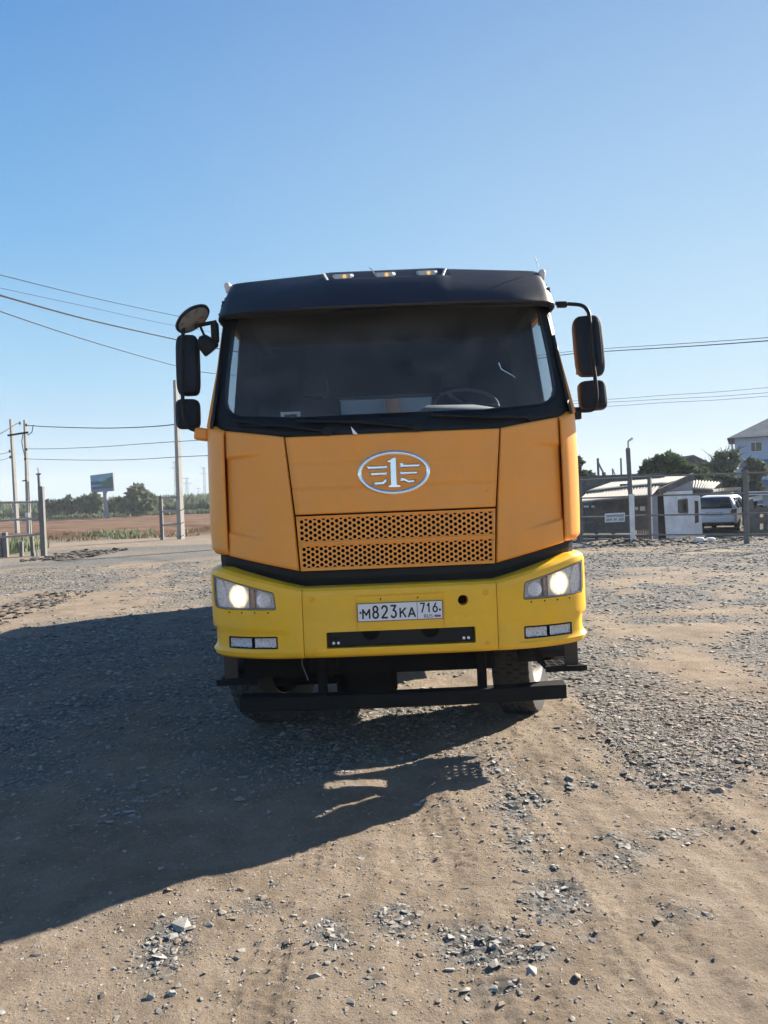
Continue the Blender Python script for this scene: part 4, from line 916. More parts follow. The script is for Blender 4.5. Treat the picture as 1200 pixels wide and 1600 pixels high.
# --- wheels
def tyre_mesh(rad=.52, w_=.29, tread=True):
    half = w_/2; P = []
    nseg = 4*46
    xs_ = [-half+.004, -half+.018, -.078, -.070, -.028, -.020, .020, .028, .070, .078, half-.018, half-.004]
    ribs = [0, 0, 0, None, 1, None, 0, None, 1, None, 0, 0]
    def fn(u, v):
        j = int(round(u*nseg)) % nseg; t = 2*math.pi*j/nseg
        k = int(round(v*(len(PF)-1))); a_, r_, rb = PF[k]
        if rb == 'g': r_ -= .013
        elif rb is not None:
            ph = (j + 2*rb) % 4
            if ph == 0: r_ -= .012
        return (a_, r_*math.sin(t), r_*math.cos(t))
    PF = [(-half*.62, .285, None), (-half*.80, .30, None), (-half*.98, .36, None), (-half*1.02, .42, None), (-half*.99, rad-.045, None), (-half+.004, rad-.014, 0), (-half+.016, rad-.006, 0),
          (-.080, rad-.001, 0), (-.0795, rad, 'g'), (-.071, rad, 'g'), (-.0705, rad, 1), (-.028, rad, 1), (-.0275, rad, 'g'), (-.0195, rad, 'g'), (-.019, rad, 0), (.019, rad, 0), (.0195, rad, 'g'), (.0275, rad, 'g'), (.028, rad, 1), (.0705, rad, 1), (.071, rad, 'g'), (.0795, rad, 'g'), (.080, rad-.001, 0),
          (half-.016, rad-.006, 0), (half-.004, rad-.014, 0), (half*.99, rad-.045, None), (half*1.02, .42, None), (half*.98, .36, None), (half*.80, .30, None), (half*.62, .285, None)]
    return MB().grid(fn, nseg, len(PF), cu=True)
def rim_mesh(s):
    m_ = MB(); m_.lathe([(.29, -s*.10), (.285, s*.02), (.292, s*.112), (.305, s*.118), (.305, s*.124), (.280, s*.122), (.265, s*.10), (.25, s*.03), (.17, s*.06), (.15, s*.075), (.11, s*.08), (.105, s*.16), (.07, s*.175), (0, s*.175)], (0,0,0), 'x', 40)
    for k in range(10):
        t = 2*math.pi*k/10; m_.lathe([(.016, s*.05), (.016, s*.085), (.009, s*.10)], (0, .185*math.cos(t), .185*math.sin(t)), 'x', 6)
    return m_
BD = {s: MB().lathe([(.0, -s*.150), (.22, -s*.150), (.270, -s*.135), (.284, -s*.11), (.284, s*.02)], (0,0,0), 'x', 32).build('brake_drum', M['frame'], None) for s in (-1, 1)}
TY = tyre_mesh().build('tyre', M['rubber'], None, ang=25); RM = {s: rim_mesh(s).build('rim', M['rim'], None, ang=30) for s in (-1, 1)}
first = True
def wheel(x, y, rz, s):
    global first
    e = empty('wheel', (x, y, .505), rz, truck)
    for src in (TY, RM[s], BD[s]):
        o = src if not src.parent else src.copy()
        if src.parent: col.objects.link(o)
        o.parent = e
    return e
for s in (-1, 1): wheel(s*1.0, 1.28, R(-21), s)
for y_ in (6.3, 7.65):
    for s in (-1, 1):
        for dx in (1.08, .74): wheel(s*dx, y_, 0, s)
for y_ in (6.3, 7.65): MB().tube([(-.95,y_,.5),(-.2,y_,.5),(0,y_,.5),(.2,y_,.5),(.95,y_,.5)], [.09,.1,.22,.1,.09], 12).build('rear_axle', M['frame'], truck)
# wheel arches and cab steps
for s in (-1, 1):
    def fn(u, v):
        t = lerp(R(-5), R(170), u); return (s*lerp(.86, 1.24, v), 1.28 - .62*math.cos(t), .56 + .60*math.sin(t))
    MB().grid(fn, 22, 3).build('mudguard', M['black'], truck, solid=.02)
    st = MB(); zt_ = .525
    for k in range(6): st.box(min(s*.99,s*1.25), max(s*.99,s*1.25), .30+.050*k, .318+.050*k, zt_, zt_+.018)
    for k in range(5): st.box(min(s*(1.02+.055*k),s*(1.034+.055*k)), max(s*(1.02+.055*k),s*(1.034+.055*k)), .318, .55, zt_+.002, zt_+.016)
    st.box(min(s*.985,s*1.268), max(s*.985,s*1.268), .285, .300, zt_-.012, zt_+.026).box(min(s*.985,s*1.268), max(s*.985,s*1.268), .568, .583, zt_-.012, zt_+.026)
    step = st.build('cab_step', M['dusty'], truck)
    for ya, yb in ((.36,.375),): MB().box(min(s*1.135,s*1.225), max(s*1.135,s*1.225), ya, yb, zt_+.018, .76).build('hanger', M['brown'], step)
    MB().hexa([(s*.98,.31,.53),(s*1.0,.31,.53),(s*1.0,.56,.53),(s*.98,.56,.53),(s*.93,.31,.70),(s*.95,.31,.70),(s*.95,.56,.70),(s*.93,.56,.70)]).build('bracket', M['dusty'], step)
MB().tube([(-.66,.12,.74),(-.655,.1,.67),(-.63,.1,.60),(-.62,.1,.57)], .004, 5).build('loose_cable', M['postgrey'], truck)
# --- mirrors
def mirror_body(c, w_, h_, d_, rz, taper=.0):
    m_ = MB(); c = Vector(c); Rm = Matrix.Rotation(rz, 3, 'Z'); n = 24; secs = []
    for yy, k in ((-.5, .60), (-.38, .86), (-.15, .97), (.25, 1.0), (.45, 1.0), (.5, .97)):
        ring_ = []
        for j in range(n):
            t = 2*math.pi*j/n; cx_, sz_ = math.cos(t), math.sin(t); e_ = .38
            x_ = abs(cx_)**e_*math.copysign(1, cx_)*w_/2*(k if k > .9 else k*1.02); z_ = abs(sz_)**e_*math.copysign(1, sz_)*h_/2*(.86+.14*k)
            ring_.append(c + Rm @ Vector((x_ + taper*z_, yy*d_, z_)))
        secs.append(ring_)
    V = [p for r in secs for p in r]; ns = len(secs)
    return m_.add(V, [(i*n+j, i*n+(j+1)%n, (i+1)*n+(j+1)%n, (i+1)*n+j) for i in range(ns-1) for j in range(n)] + [tuple(range(n)), tuple((ns-1)*n+j for j in range(n))[::-1]])
def tl(px, py, y): p = at(px, py, 4.95+y); return (p.x-.075, y, p.z)
# right-hand assembly
arm = MB().tube(catmull([tl(868,474,.42), tl(890,475,.43), tl(908,477,.43), tl(917,484,.42), tl(921,497,.40), tl(924,545,.38), tl(931,600,.37), tl(932,630,.38), tl(926,640,.40), tl(912,642,.42), tl(897,641,.44)], 4), .0135, 10).build('mirror_arm', M['black'], truck)
MB().obox(tl(901,646,.45), (.06,.05,.085)).build('mirror_bracket', M['black'], truck, bevel=.008)
MB().obox(tl(878,476,.43), (.07,.045,.04), (0, R(2), 0)).build('mirror_bracket', M['black'], truck, bevel=.008)
for (pc, w_, h_, rz, nm) in ((tl(920,541,.49), .205, .42, R(-9), 'main_mirror'), (tl(926,618,.49), .195, .205, R(-9), 'wide_mirror')):
    mm = mirror_body(pc, w_, h_, .13, rz, -.055).build(nm, M['mirrorblack'], truck, ang=50)
    C_ = Vector(pc); Rm = Matrix.Rotation(rz, 3, 'Z')
    MB().add([C_ + Rm @ Vector((a_*w_*.43, .0665, b_*h_*.44)) for a_, b_ in ((-1,-1),(1,-1),(1,1),(-1,1))], [(0,1,2,3)]).build('mirror_glass', M['chrome'], mm)
    mb = mirror_body(C_ + Rm @ Vector((.055, -.048, .01)), .05, h_*.78, .05, rz, -.055); mb.build('mirror_ridge', M['mirrorblack'], mm, ang=50)
# left-hand assembly
MB().tube(catmull([tl(338,503,.40), tl(322,506,.41), tl(304,510,.41)], 4) , .014, 8).tube([tl(313,510,.41), tl(328,545,.42)], .009, 8).tube(catmull([tl(287,508,.41), tl(286,520,.40), tl(284,560,.385), tl(285,612,.375), tl(288,650,.38), tl(298,670,.40), tl(316,671,.44)], 4), .0135, 10).build('mirror_arm', M['black'], truck)
for (pc, w_, h_, rz, nm) in ((tl(293.5,571,.49), .165, .42, R(9), 'main_mirror'), (tl(293.5,647,.49), .170, .205, R(9), 'wide_mirror')):
    mm = mirror_body(pc, w_, h_, .13, rz, .02).build(nm, M['mirrorblack'], truck, ang=50)
    C_ = Vector(pc); Rm = Matrix.Rotation(rz, 3, 'Z')
    MB().add([C_ + Rm @ Vector((a_*w_*.43, .0665, b_*h_*.44)) for a_, b_ in ((-1,-1),(1,-1),(1,1),(-1,1))], [(0,1,2,3)]).build('mirror_glass', M['chrome'], mm)
# round kerb mirror looking down
km = MB(); km.lathe([(0, .030), (.065, .026), (.115, .012), (.136, -.004), (.134, -.014), (.122, -.016)], (0,0,0), 'z', 36)
kmo = km.build('kerb_mirror', M['visor'], truck); kmo.location = tl(300, 497, .40)
kmo.rotation_euler = Euler((R(-11), R(-36), 0)); 
MB().lathe([(0, -.022), (.06, -.021), (.118, -.0175)], (0,0,0), 'z', 36).build('mirror_glass', M['mirrorglass'], kmo)
# front-view mirror by the pillar
fm = MB(); fm.lathe([(0, .09), (.05, .075), (.075, .03), (.08, -.02), (.07, -.03)], (0,0,0), 'z', 24); fo = fm.build('door_mirror', M['black'], truck); fo.location = tl(327, 543, .42); fo.scale = (.8, .9, 1.1); fo.rotation_euler = (R(15), R(-38), 0)
fo2 = MB().lathe([(0, -.034), (.068, -.032)], (0,0,0), 'z', 24).build('mirror_glass', M['mirrorglass'], fo)
MB().obox(tl(336,520,.44), (.055,.10,.14), (0, 0, R(10))).build('mirror_bracket', M['black'], truck, bevel=.02, seg=3)
MB().obox(tl(317,679,.46), (.10,.13,.085), (0, R(8), 0)).build('mirror_bracket', M['orange'], truck, bevel=.018, seg=3)
# --- tipper body
db = MB(); Z0_, Z1_, Y0_, Y1_ = 1.18, 2.95, 2.75, 9.9
db.box(-1.22, 1.22, Y0_, Y1_, Z0_, Z0_+.06)
for s in (-1, 1): db.box(min(s*1.19,s*1.24), max(s*1.19,s*1.24), Y0_, Y1_, Z0_, Z1_)
db.box(-1.19, 1.19, Y0_, Y0_+.05, Z0_+.06, Z1_)
body = db.build('tipper_body', M['greybody'], truck)
rb = MB()
for s in (-1, 1):
    for k in range(9): y_ = lerp(Y0_+.05, Y1_-.12, k/8); rb.box(min(s*1.242,s*1.29), max(s*1.242,s*1.29), y_-.04, y_+.04, Z0_+.04, Z1_-.06)
    rb.box(min(s*1.195,s*1.30), max(s*1.195,s*1.30), Y0_-.02, Y1_, Z1_-.055, Z1_+.04)
for k in range(5): x_ = lerp(-1.0, 1.0, k/4); rb.box(x_-.04, x_+.04, Y0_-.05, Y0_-.002, Z0_+.04, Z1_-.06)
rb.box(-1.195, 1.195, Y0_-.06, Y0_+.05, Z1_-.055, Z1_+.04)
rb.build('body_ribs', M['greybody'], body, bevel=.01)
MB().box(-1.18, 1.18, Y1_-.06, Y1_-.01, Z0_+.08, Z1_-.08).build('tailgate', M['greybody'], body)
MB().tube([(.06,2.5,.9),(.06,2.62,2.75)], .075, 16).build('lift_cylinder', M['rust'], truck)
MB().lathe([(.30,-.55),(.33,-.53),(.33,.53),(.30,.55)], (-1.0, 3.7, .85), 'y', 28).build('fuel_tank', M['silver'], truck)
MB().box(.80, 1.2, 3.1, 4.2, .6, 1.05).build('battery_box', M['black'], truck, bevel=.02)
mb = MB().box(-1.2,1.2,9.62,9.70,.55,.67).box(-.55,-.48,9.55,9.62,.5,.9).box(.48,.55,9.55,9.62,.5,.9); mb.build('rear_bar', M['dusty'], truck)
# ================================================================== surroundings
def gz(x, y): return float(height(np.array([float(x)]), np.array([float(y)]))[0])
def mtag(o, *a, **k): return tag(o, *a, **k)
def rod(mb, p, q, r, n=8): mb.tube([p, q], r, n)
# ------------------------------------------------------------------ concrete poles
def concrete_pole(label, base_px, top_px, Y, w0, w1, group='concrete utility poles', tilt=None):
    b, t = at(*base_px, Y), at(*top_px, Y); b.z = min(b.z, gz(b.x, Y)) - .15
    e = tag(empty('utility_pole', (b.x, b.y, 0)), label, 'pole', group); o = Vector((b.x, b.y, 0))
    mb = MB(); p, q = b-o, t-o
    Rz = Matrix.Rotation(R(-30), 3, 'Z'); C4 = [Rz @ Vector((i, j, 0)) for i, j in ((-1,-1),(1,-1),(1,1),(-1,1))]
    mb.hexa([p+k_*w0*.42 for k_ in C4] + [q+k_*w1*.42 for k_ in C4])
    mb.build('shaft', M['concrete'], e, bevel=.015); return e, o
pA, oA = concrete_pole('concrete pole at the far left, left one of the pair joined by a dark crossarm', (28,842), (17,655), 53, .30, .20)
pB, oB = concrete_pole('right twin concrete pole with white pipes at its foot', (46,842), (39,656), 53, .30, .20)
pC, oC = concrete_pole('tall concrete pole beside the truck mirror with a three rail gate stub', (283,842), (274,594), 41.2, .36, .22)
mb = MB(); mb.bar(at(12,680.5,52.8)-oB, at(44,675.5,52.8)-oB, .10, .12); mb.build('crossarm', M['frame'], pB)
def insulator(px, py, Y, o, parent):
    p = at(px, py, Y)-o; MB().lathe([(.03,-.10),(.07,-.08),(.05,-.03),(.075,0),(.05,.05),(.03,.1)], p, 'z', 10).build('insulator', M['frame'], parent)
for px, py in ((31,661),(41,664),(41,702),(39,717)): insulator(px, py, 52.7, oB, pB)
for px, py in ((15,705),(16,714)): insulator(px, py, 52.7, oA, pA)
MB().tube([at(36,678,52.7)-oB, at(34,690,52.7)-oB, at(36,702,52.7)-oB, at(40,717,52.7)-oB], .03, 6).tube([at(52,664,52.7)-oB, at(50,675,52.7)-oB, at(44,680,52.7)-oB, at(41,676,52.7)-oB], .03, 6).build('jumper_cable', M['frame'], pB)
for a_, b_ in (((42.3,752),(45,841)), ((45,752),(48.5,841))): MB().tube([at(*a_,52.6)-oB, at(*b_,52.6)-oB], .05, 8).build('conduit_pipe', M['galv'], pB)
MB().hexa([at(px,py,52.5)-oB+Vector((0,d,0)) for d in (0,.2) for px,py in ((39,808),(43.6,808),(43.6,801),(39,801))]).build('meter_box', M['white'], pB)
MB().bar(at(35,751.5,52.8)-oB, at(42,750.5,52.8)-oB, .08).build('bracket', M['frame'], pB)
for y_ in (797, 818, 838): MB().bar(at(281,y_+1.5,41.0)-oC, at(287.6,y_-2.5,41.0)-oC, .035, .03).build('tie_wire', M['frame'], pC)
# gate stub: post with three rails tied to the pole
e = tag(empty('gate_stub', tuple(at(253,842,41.2).xy)+(0,)), 'grey post with three white rails tied to the tall concrete pole', 'gate'); o = Vector(e.location)
MB().bar(at(253.6,845,41.2)-o, at(250.7,775,41.2)-o, .17).build('post', M['postgrey'], e, bevel=.01)
for a_, b_ in (((252,777.5),(278,777)), ((253,799.5),(278.5,798)), ((254,820.5),(279,818.5))): MB().tube([at(*a_,41.1)-o, at(*b_,41.1)-o], .055, 8).build('rail', M['galv'], e)
# thin metal mast behind the left fence
m0 = at(67,838,40); e = tag(empty('steel_mast', (m0.x, m0.y, 0)), 'thin dark mast with small crossarm just behind the leaning fence post', 'mast'); o = Vector(e.location)
MB().tube([m0-o-Vector((0,0,.5)), at(60,740,40)-o], [.10,.07], 8).tube([at(60,740,40)-o, at(59,731,40)-o], .025, 6).build('shaft', M['postgrey'], e)
MB().bar(at(56.5,741,40)-o, at(63.5,740.5,40)-o, .07).build('crossarm', M['frame'], e)
# ------------------------------------------------------------------ left pipe fence
fY = 30.8
def fence_thing(label, Y, posts, rails, pw=.13, mat='postgrey'):
    p0 = at(*posts[0][0], Y); e = tag(empty('pipe_fence', (p0.x, Y, 0)), label, 'fence'); o = Vector(e.location)
    for q in posts:
        (bx, by), (tx, ty) = q[0], q[1]; w_ = q[2] if len(q) > 2 else pw; b = at(bx, by+2, Y)-o; t = at(tx, ty, Y)-o
        MB().bar(b-(t-b).normalized()*.25, t, w_).build('post', M[q[3] if len(q) > 3 else mat], e, bevel=.01)
    for a_, b_ in rails: MB().tube([at(*a_, Y-.08)-o, at(*b_, Y-.08)-o], .045, 8).build('rail', M['galv'], e)
    return e
fence_thing('low pipe fence with white rails and stub posts at the left edge', fY, [((69,868),(64,760),.19), ((10,871),(7.5,832),.17), ((2,871),(0,840),.16,'darkwood'), ((34,872),(33.5,846),.13), ((52,872),(49.5,838),.13,'darkwood'), ((58.5,872),(58.2,861),.05,'galv'), ((-24,872),(-30,770),.19)],
            [((-30,815.5),(60.5,809.8)), ((-30,842),(61,834.5)), ((-30,872),(57,873.4)), ((-30,785.5),(60,784.5))])
# ------------------------------------------------------------------ billboard
Yb = 115; c = at(166,780,Yb); e = tag(empty('billboard', (c.x, Yb, 0)), 'roadside billboard with a picture of a river landscape on one grey leg', 'billboard'); o = Vector(e.location)
q = [at(143,769.5,Yb)-o, at(178.5,767,Yb)-o, at(176.5,738.5,Yb)-o, at(141.5,743,Yb)-o]
MB().hexa([v+Vector((0,d,0)) for d in (-.15,.25) for v in q]).build('panel_box', M['postgrey'], e, bevel=.02)
MB().tube([at(167,806,Yb)-o-Vector((0,0,1)), at(164,767,Yb)-o], .32, 12).build('leg', M['galvdark'], e)
P = lambda u, v: (q[0].lerp(q[1], u)).lerp(q[3].lerp(q[2], u), v) + Vector((0, -.17, 0))
def pict(poly, lay, mat, par, name):
    MB().add([P(*p)+Vector((0, -.03*lay, 0)) for p in poly], [tuple(range(len(poly)))]).build(name, mat, par)
MB().add([P(.02,.02), P(.98,.02), P(.98,.98), P(.02,.98)], [(0,1,2,3)]).build('picture', M['bill_sky'], e); pic = kids(e)[-1]
for o_ in kids(e):
    if o_.name.startswith('picture'): pic = o_
pict([(.02,.42),(.02,.62),(.18,.60),(.32,.63),(.50,.56),(.50,.42)], 1, M['bill_hill'], pic, 'picture_hill')
pict([(.48,.16),(.48,.52),(.58,.62),(.68,.60),(.76,.74),(.88,.76),(.98,.80),(.98,.16)], 1.5, M['bill_wood'], pic, 'picture_wood')
pict([(.02,.30),(.02,.36),(.3,.42),(.62,.46),(.66,.40),(.42,.34)], 1, M['bill_water'], pic, 'picture_water')
pict([(.02,.17),(.02,.30),(.34,.33),(.55,.26),(.98,.22),(.98,.17)], 2, M['bill_hill'], pic, 'picture_bank')
pict([(.02,.02),(.98,.02),(.98,.165),(.02,.165)], 2.5, M['bill_strip'], pic, 'picture_strip')
# ------------------------------------------------------------------ pylons on the horizon
def pylon(label, px, base, top, arms, Y, w0=14, lattice=True):
    b, t = at(px, base, Y), at(px-.6, top, Y); e = tag(empty('pylon', (b.x, Y, 0)), label, 'pylon', 'pylons on the horizon'); o = Vector(e.location)
    k = Y/F_PX; mb = MB(); r = k*.30; H = t.z; wb = w0*k/2; wt = wb*.28
    L_ = []
    for i in (-1, 1):
        for j in (-1, 1): mb.tube([Vector((i*wb, j*wb, -1)), Vector((t.x-b.x+i*wt, j*wt, H))], r, 5)
    for n_ in range(6):
        f0, f1 = n_/6, (n_+1)/6
        for i in (-1, 1):
            w_0, w_1 = lerp(wb, wt, f0), lerp(wb, wt, f1); mb.tube([Vector((i*w_0, 0, H*f0)), Vector((-i*w_1, 0, H*f1))], r*.6, 4)
    mb.build('tower', M['steel'], e)
    for f, hw in arms: MB().bar(Vector((-hw*k, 0, H*f)), Vector((hw*k, 0, H*f)), r*2.2).build('arm', M['steel'], e)
    return e
pylon('tallest thin pylon left of the tall concrete pole', 274.5, 790, 720, ((.86,6),(.97,2)), 380, 3.2)
pylon('lattice pylon with two wide arms right of the concrete pole', 292.5, 789, 746, ((.97,6),(.80,9)), 620, 6)
pylon('smallest lattice pylon near the truck side', 310.5, 788, 762, ((.96,5),(.62,7)), 1000, 3)
pylon('pylon half hidden by the orange truck side', 320, 788, 730, ((.98,4),(.84,6)), 520, 4)
# ------------------------------------------------------------------ vegetation
def leaf_cloud(mb, blobs, n, size, seed, flat=.7, m=0, up=.3):
    r = random.Random(seed); tot = sum(b[3]*b[4]*b[5] for b in blobs)**1
    wts = [(b[3]*b[4]*b[5])**.67 for b in blobs]; tw = sum(wts)
    for b, w_ in zip(blobs, wts):
        k = int(n*w_/tw)
        for _ in range(k):
            d = Vector((r.gauss(0,1), r.gauss(0,1), r.gauss(0,1))).normalized(); rr = r.uniform(.35, 1.0)**.5 * (1+.12*r.gauss(0,1))
            c = Vector((b[0]+d.x*b[3]*rr, b[1]+d.y*b[4]*rr, b[2]+d.z*b[5]*rr)); s = size*r.uniform(.5, 1.4)
            u = Vector((r.gauss(0,1), r.gauss(0,1), r.gauss(0,.6)+up)).normalized(); v = u.cross(Vector((r.gauss(0,1), r.gauss(0,1), r.gauss(0,1)))).normalized()
            a_ = c - u*s*.2
            mb.add([a_, c+v*s*.32+u*s*.35, c+u*s*1.05, c-v*s*.32+u*s*.35], [(0,1,2,3)], m)
def tree(name, label, cat, base, blobs, n, size, seed, mat, trunk=None, twigs=0, tw_len=1.0, group=None):
    e = tag(empty(name, (base.x, base.y, gz(base.x, base.y))), label, cat, group); o = Vector((base.x, base.y, gz(base.x, base.y)))
    r = random.Random(seed+100); B = [(b[0]-o.x, b[1]-o.y, b[2]-o.z, b[3], b[4], b[5]) for b in blobs]
    # split every blob into sub clumps for an uneven outline
    sub = []
    for b in B:
        sub.append((b[0], b[1], b[2], b[3]*.75, b[4]*.75, b[5]*.75))
        for k in range(13):
            d = Vector((r.gauss(0,1), r.gauss(0,1), r.gauss(.2,1))).normalized(); f = r.uniform(.16, .42); q_ = r.uniform(.62, 1.0)
            sub.append((b[0]+d.x*b[3]*q_, b[1]+d.y*b[4]*q_, b[2]+d.z*b[5]*q_, b[3]*f, b[4]*f, b[5]*f))
    mb = MB(); leaf_cloud(mb, sub, n, size, seed); mb.build('crown', M[mat], e, merge=False, recalc=False)
    mb = MB(); h = max(b[2] for b in B); tr = trunk or .12
    mb.tube(catmull([(0,0,-.3),(.1*tr,0,h*.35),(r.uniform(-.3,.3)*tr*4,0,h*.75)], 4), [tr*lerp(1,.45,k/8) for k in range(9)], 8)
    for b in sub[::3]: mb.tube([(0,0,h*.25), ((b[0])*.55, b[1]*.55, lerp(h*.3, b[2], .6)), (b[0], b[1], b[2])], [tr*.5, tr*.3, tr*.12], 5)
    for k in range(twigs):
        b = r.choice(B); d = Vector((r.gauss(0,1), r.gauss(0,.6), r.uniform(.4,1.4))).normalized(); p = Vector((b[0]+r.uniform(-.7,.7)*b[3], b[1]+r.uniform(-.5,.5)*b[4], b[2]+b[5]*r.uniform(-.2,.6)))
        mb.tube([p, p+d*tw_len*.5+Vector((r.gauss(0,.05),0,.05)), p+d*tw_len*r.uniform(.8,1.2)], [tr*.22, tr*.14, tr*.05], 4)
    mb.build('trunk', M['bark'], e, merge=False); return e
def blob(px, py, Y, rx, ry, dy=None):   # pixel centre and radii
    p = at(px, py, Y); k = Y/F_PX; return (p.x, p.y, p.z, rx*k, (dy or rx)*k, ry*k)
def veg(name, label, cat, px, by, Y, bl, n, size, seed, mat, **k): return tree(name, label, cat, at(px, by, Y), [blob(x, y, Y, rx, ry) for x, y, rx, ry in bl], n, size, seed, mat, **k)
# far left: bushes on the field edge, each its own
veg('bush', 'largest rounded grey green bush right of the billboard', 'bush', 214, 803, 118, [(212,783,20,17),(228,786,15,14),(196,788,12,12),(214,767,10,8)], 3400, .72, 1, 'leafgrey', group='bushes on the field edge')
veg('bush', 'dark bush directly left of the billboard leg', 'bush', 140, 804, 122, [(138,787,13,13),(124,790,10,10),(150,785,8,12)], 2000, .66, 2, 'leafgrey', group='bushes on the field edge')
veg('bush', 'small bush between the billboard leg and the largest bush', 'bush', 180, 803, 121, [(180,791,9,10),(172,793,6,8)], 1000, .6, 3, 'leafgrey', group='bushes on the field edge')
veg('bush', 'low dark bush farthest left in the row, behind the leaning post', 'bush', 78, 808, 128, [(75,792,11,9),(90,792,9,8)], 1100, .62, 4, 'leafdark', group='bushes on the field edge')
veg('bush', 'pointed dark bush between the leaning post and the billboard', 'bush', 106, 806, 126, [(107,788,6,11),(98,792,7,9),(116,791,6,9)], 1100, .62, 5, 'leafdark', group='bushes on the field edge')
# crop rows
def blades(name, label, x0, x1, y0, y1, n, h0, h1, wd, mat, seed, clump=0, zf=None):
    r = np.random.default_rng(seed); X = r.uniform(x0, x1, n); Y = r.uniform(y0, y1, n)
    if clump: k = r.uniform(size=n) < np.clip(.5+1.6*fbm(X*clump, Y*clump, 3, seed), 0, 1); X, Y = X[k], Y[k]
    n = len(X); Z = height(X, Y); H = r.uniform(h0, h1, n); A = r.uniform(0, np.pi, n); lean = r.normal(0, .22, (n, 2))*H[:, None]; W = wd*r.uniform(.5, 1.3, n)
    c, s = np.cos(A)*W/2, np.sin(A)*W/2
    V = np.stack([np.stack([X-c, Y-s, Z], -1), np.stack([X+c, Y+s, Z], -1), np.stack([X+c*.9+lean[:,0]*.4, Y+s*.9+lean[:,1]*.4, Z+H*.6], -1), np.stack([X+lean[:,0], Y+lean[:,1], Z+H], -1), np.stack([X-c*.9+lean[:,0]*.4, Y-s*.9+lean[:,1]*.4, Z+H*.6], -1)], 1)
    me = bpy.data.meshes.new(name); me.vertices.add(n*5); me.vertices.foreach_set('co', V.astype(np.float32).ravel())
    idx = (np.arange(n)[:, None]*5 + np.arange(5)[None]).astype(np.int32); me.loops.add(n*5); me.polygons.add(n); me.loops.foreach_set('vertex_index', idx.ravel())
    me.polygons.foreach_set('loop_start', np.arange(0, n*5, 5, dtype=np.int32)); me.polygons.foreach_set('loop_total', np.full(n, 5, np.int32)); me.update()
    me.materials.append(M[mat]); o = bpy.data.objects.new(name, me); col.objects.link(o); tag(o, label, kind='stuff'); return o
L0 = at(-20, 812, 132).x; 
blades('crop_field', 'tall green field crop along the horizon', -95, 12, 134, 150, 15000, 1.4, 2.3, .55, 'crop', 3)
blades('crop_field', 'darker taller rows at the back of the field', -150, 30, 170, 215, 20000, 3.0, 4.4, .9, 'leafgrey', 4)
blades('verge_grass', 'pale grass on the field verge', -80, 6, 126, 134, 7000, .35, .9, .3, 'crop', 5)
a_, b_ = at(60, 838, 48), at(330, 838, 48)
blades('dry_grass', 'straw coloured dry grass beside the dirt road', at(75,838,48).x, at(330,838,48).x, 43.5, 50, 1000, .08, .30, .08, 'dry', 6, clump=.45)
blades('weeds', 'green weeds on the bank beside the dirt road', at(150,838,49).x, at(250,838,49).x, 44.5, 50, 450, .10, .38, .10, 'leafgrey', 7, clump=.4)
blades('weeds', 'weeds growing behind the left fence', at(-10,860,34).x, at(34,860,34).x, 32, 37, 500, .3, .8, .09, 'leafgrey', 8)
# ------------------------------------------------------------------ right: pipe fence
def fr(px, py): 
    Yp = interp(px, [908,1015,1166,1240], [24.9,24.9,22.0,20.6]); return at(px, py, Yp)
p0 = fr(1015,845); e = tag(empty('pipe_fence', (p0.x, p0.y, 0)), 'grey pipe fence with four rails in front of the shed and car', 'fence'); o = Vector(e.location)
for (b, t, w_) in (((909.5,850),(906,752),.09), ((1017,847),(1014.5,744),.105), ((1166.5,852),(1165,735),.11), ((1262,856),(1262,728),.11)):
    MB().bar(fr(*b)-o-Vector((0,0,.3)), fr(*t)-o, w_).build('post', M['postgrey'], e, bevel=.008)
for a_, b_, c_, d_ in ((750.5,744.5,739.5,736), (778.5,774.5,771,768), (808.5,805,802.5,800), (836.5,835.5,835,834)):
    for (x0, y0), (x1, y1) in (((905,a_),(1015,b_)), ((1015,b_),(1166,c_)), ((1166,c_),(1262,d_))):
        MB().tube([fr(x0,y0)-o-Vector((0,.07,0)), fr(x1,y1)-o-Vector((0,.07,0))], .025, 8).build('rail', M['postgrey'], e)
# sign on the fence: illegible two line lettering as in the photo
q = [fr(943,816)-Vector((0,.16,0)), fr(974,815)-Vector((0,.16,0)), fr(974,801)-Vector((0,.16,0)), fr(943,802.5)-Vector((0,.16,0))]
sg = MB().hexa([v+Vector((0,d,0)) for d in (-.01,.02) for v in q]).build('fence_sign', M['plate'], None, bevel=.004); tag(sg, 'white sign with two lines of dark lettering on the fence', 'sign')
mb = MB(); r_ = random.Random(5)
S = lambda u, v: q[0].lerp(q[1], u).lerp(q[3].lerp(q[2], u), v) + Vector((0, -.014, 0))
for (u0, u1, v0, v1, n_) in ((.05,.95,.56,.84,12), (.05,.36,.16,.44,5), (.42,.60,.16,.44,3), (.68,.95,.16,.44,5)):
    wv = (u1-u0)/n_
    for k in range(n_):
        u = u0+k*wv
        for uu in (u+.08*wv, u+.62*wv): mb.add([S(uu,v0), S(uu+.2*wv,v0), S(uu+.2*wv,v1), S(uu,v1)], [(0,1,2,3)])
        vv = r_.choice((v0, (v0+v1)/2-.03, v1-.06)); mb.add([S(u+.08*wv,vv)+Vector((0,-.002,0)), S(u+.8*wv,vv)+Vector((0,-.002,0)), S(u+.8*wv,vv+.06)+Vector((0,-.002,0)), S(u+.08*wv,vv+.06)+Vector((0,-.002,0))], [(0,1,2,3)])
mb.build('lettering', M['ink'], sg, merge=False, recalc=False)
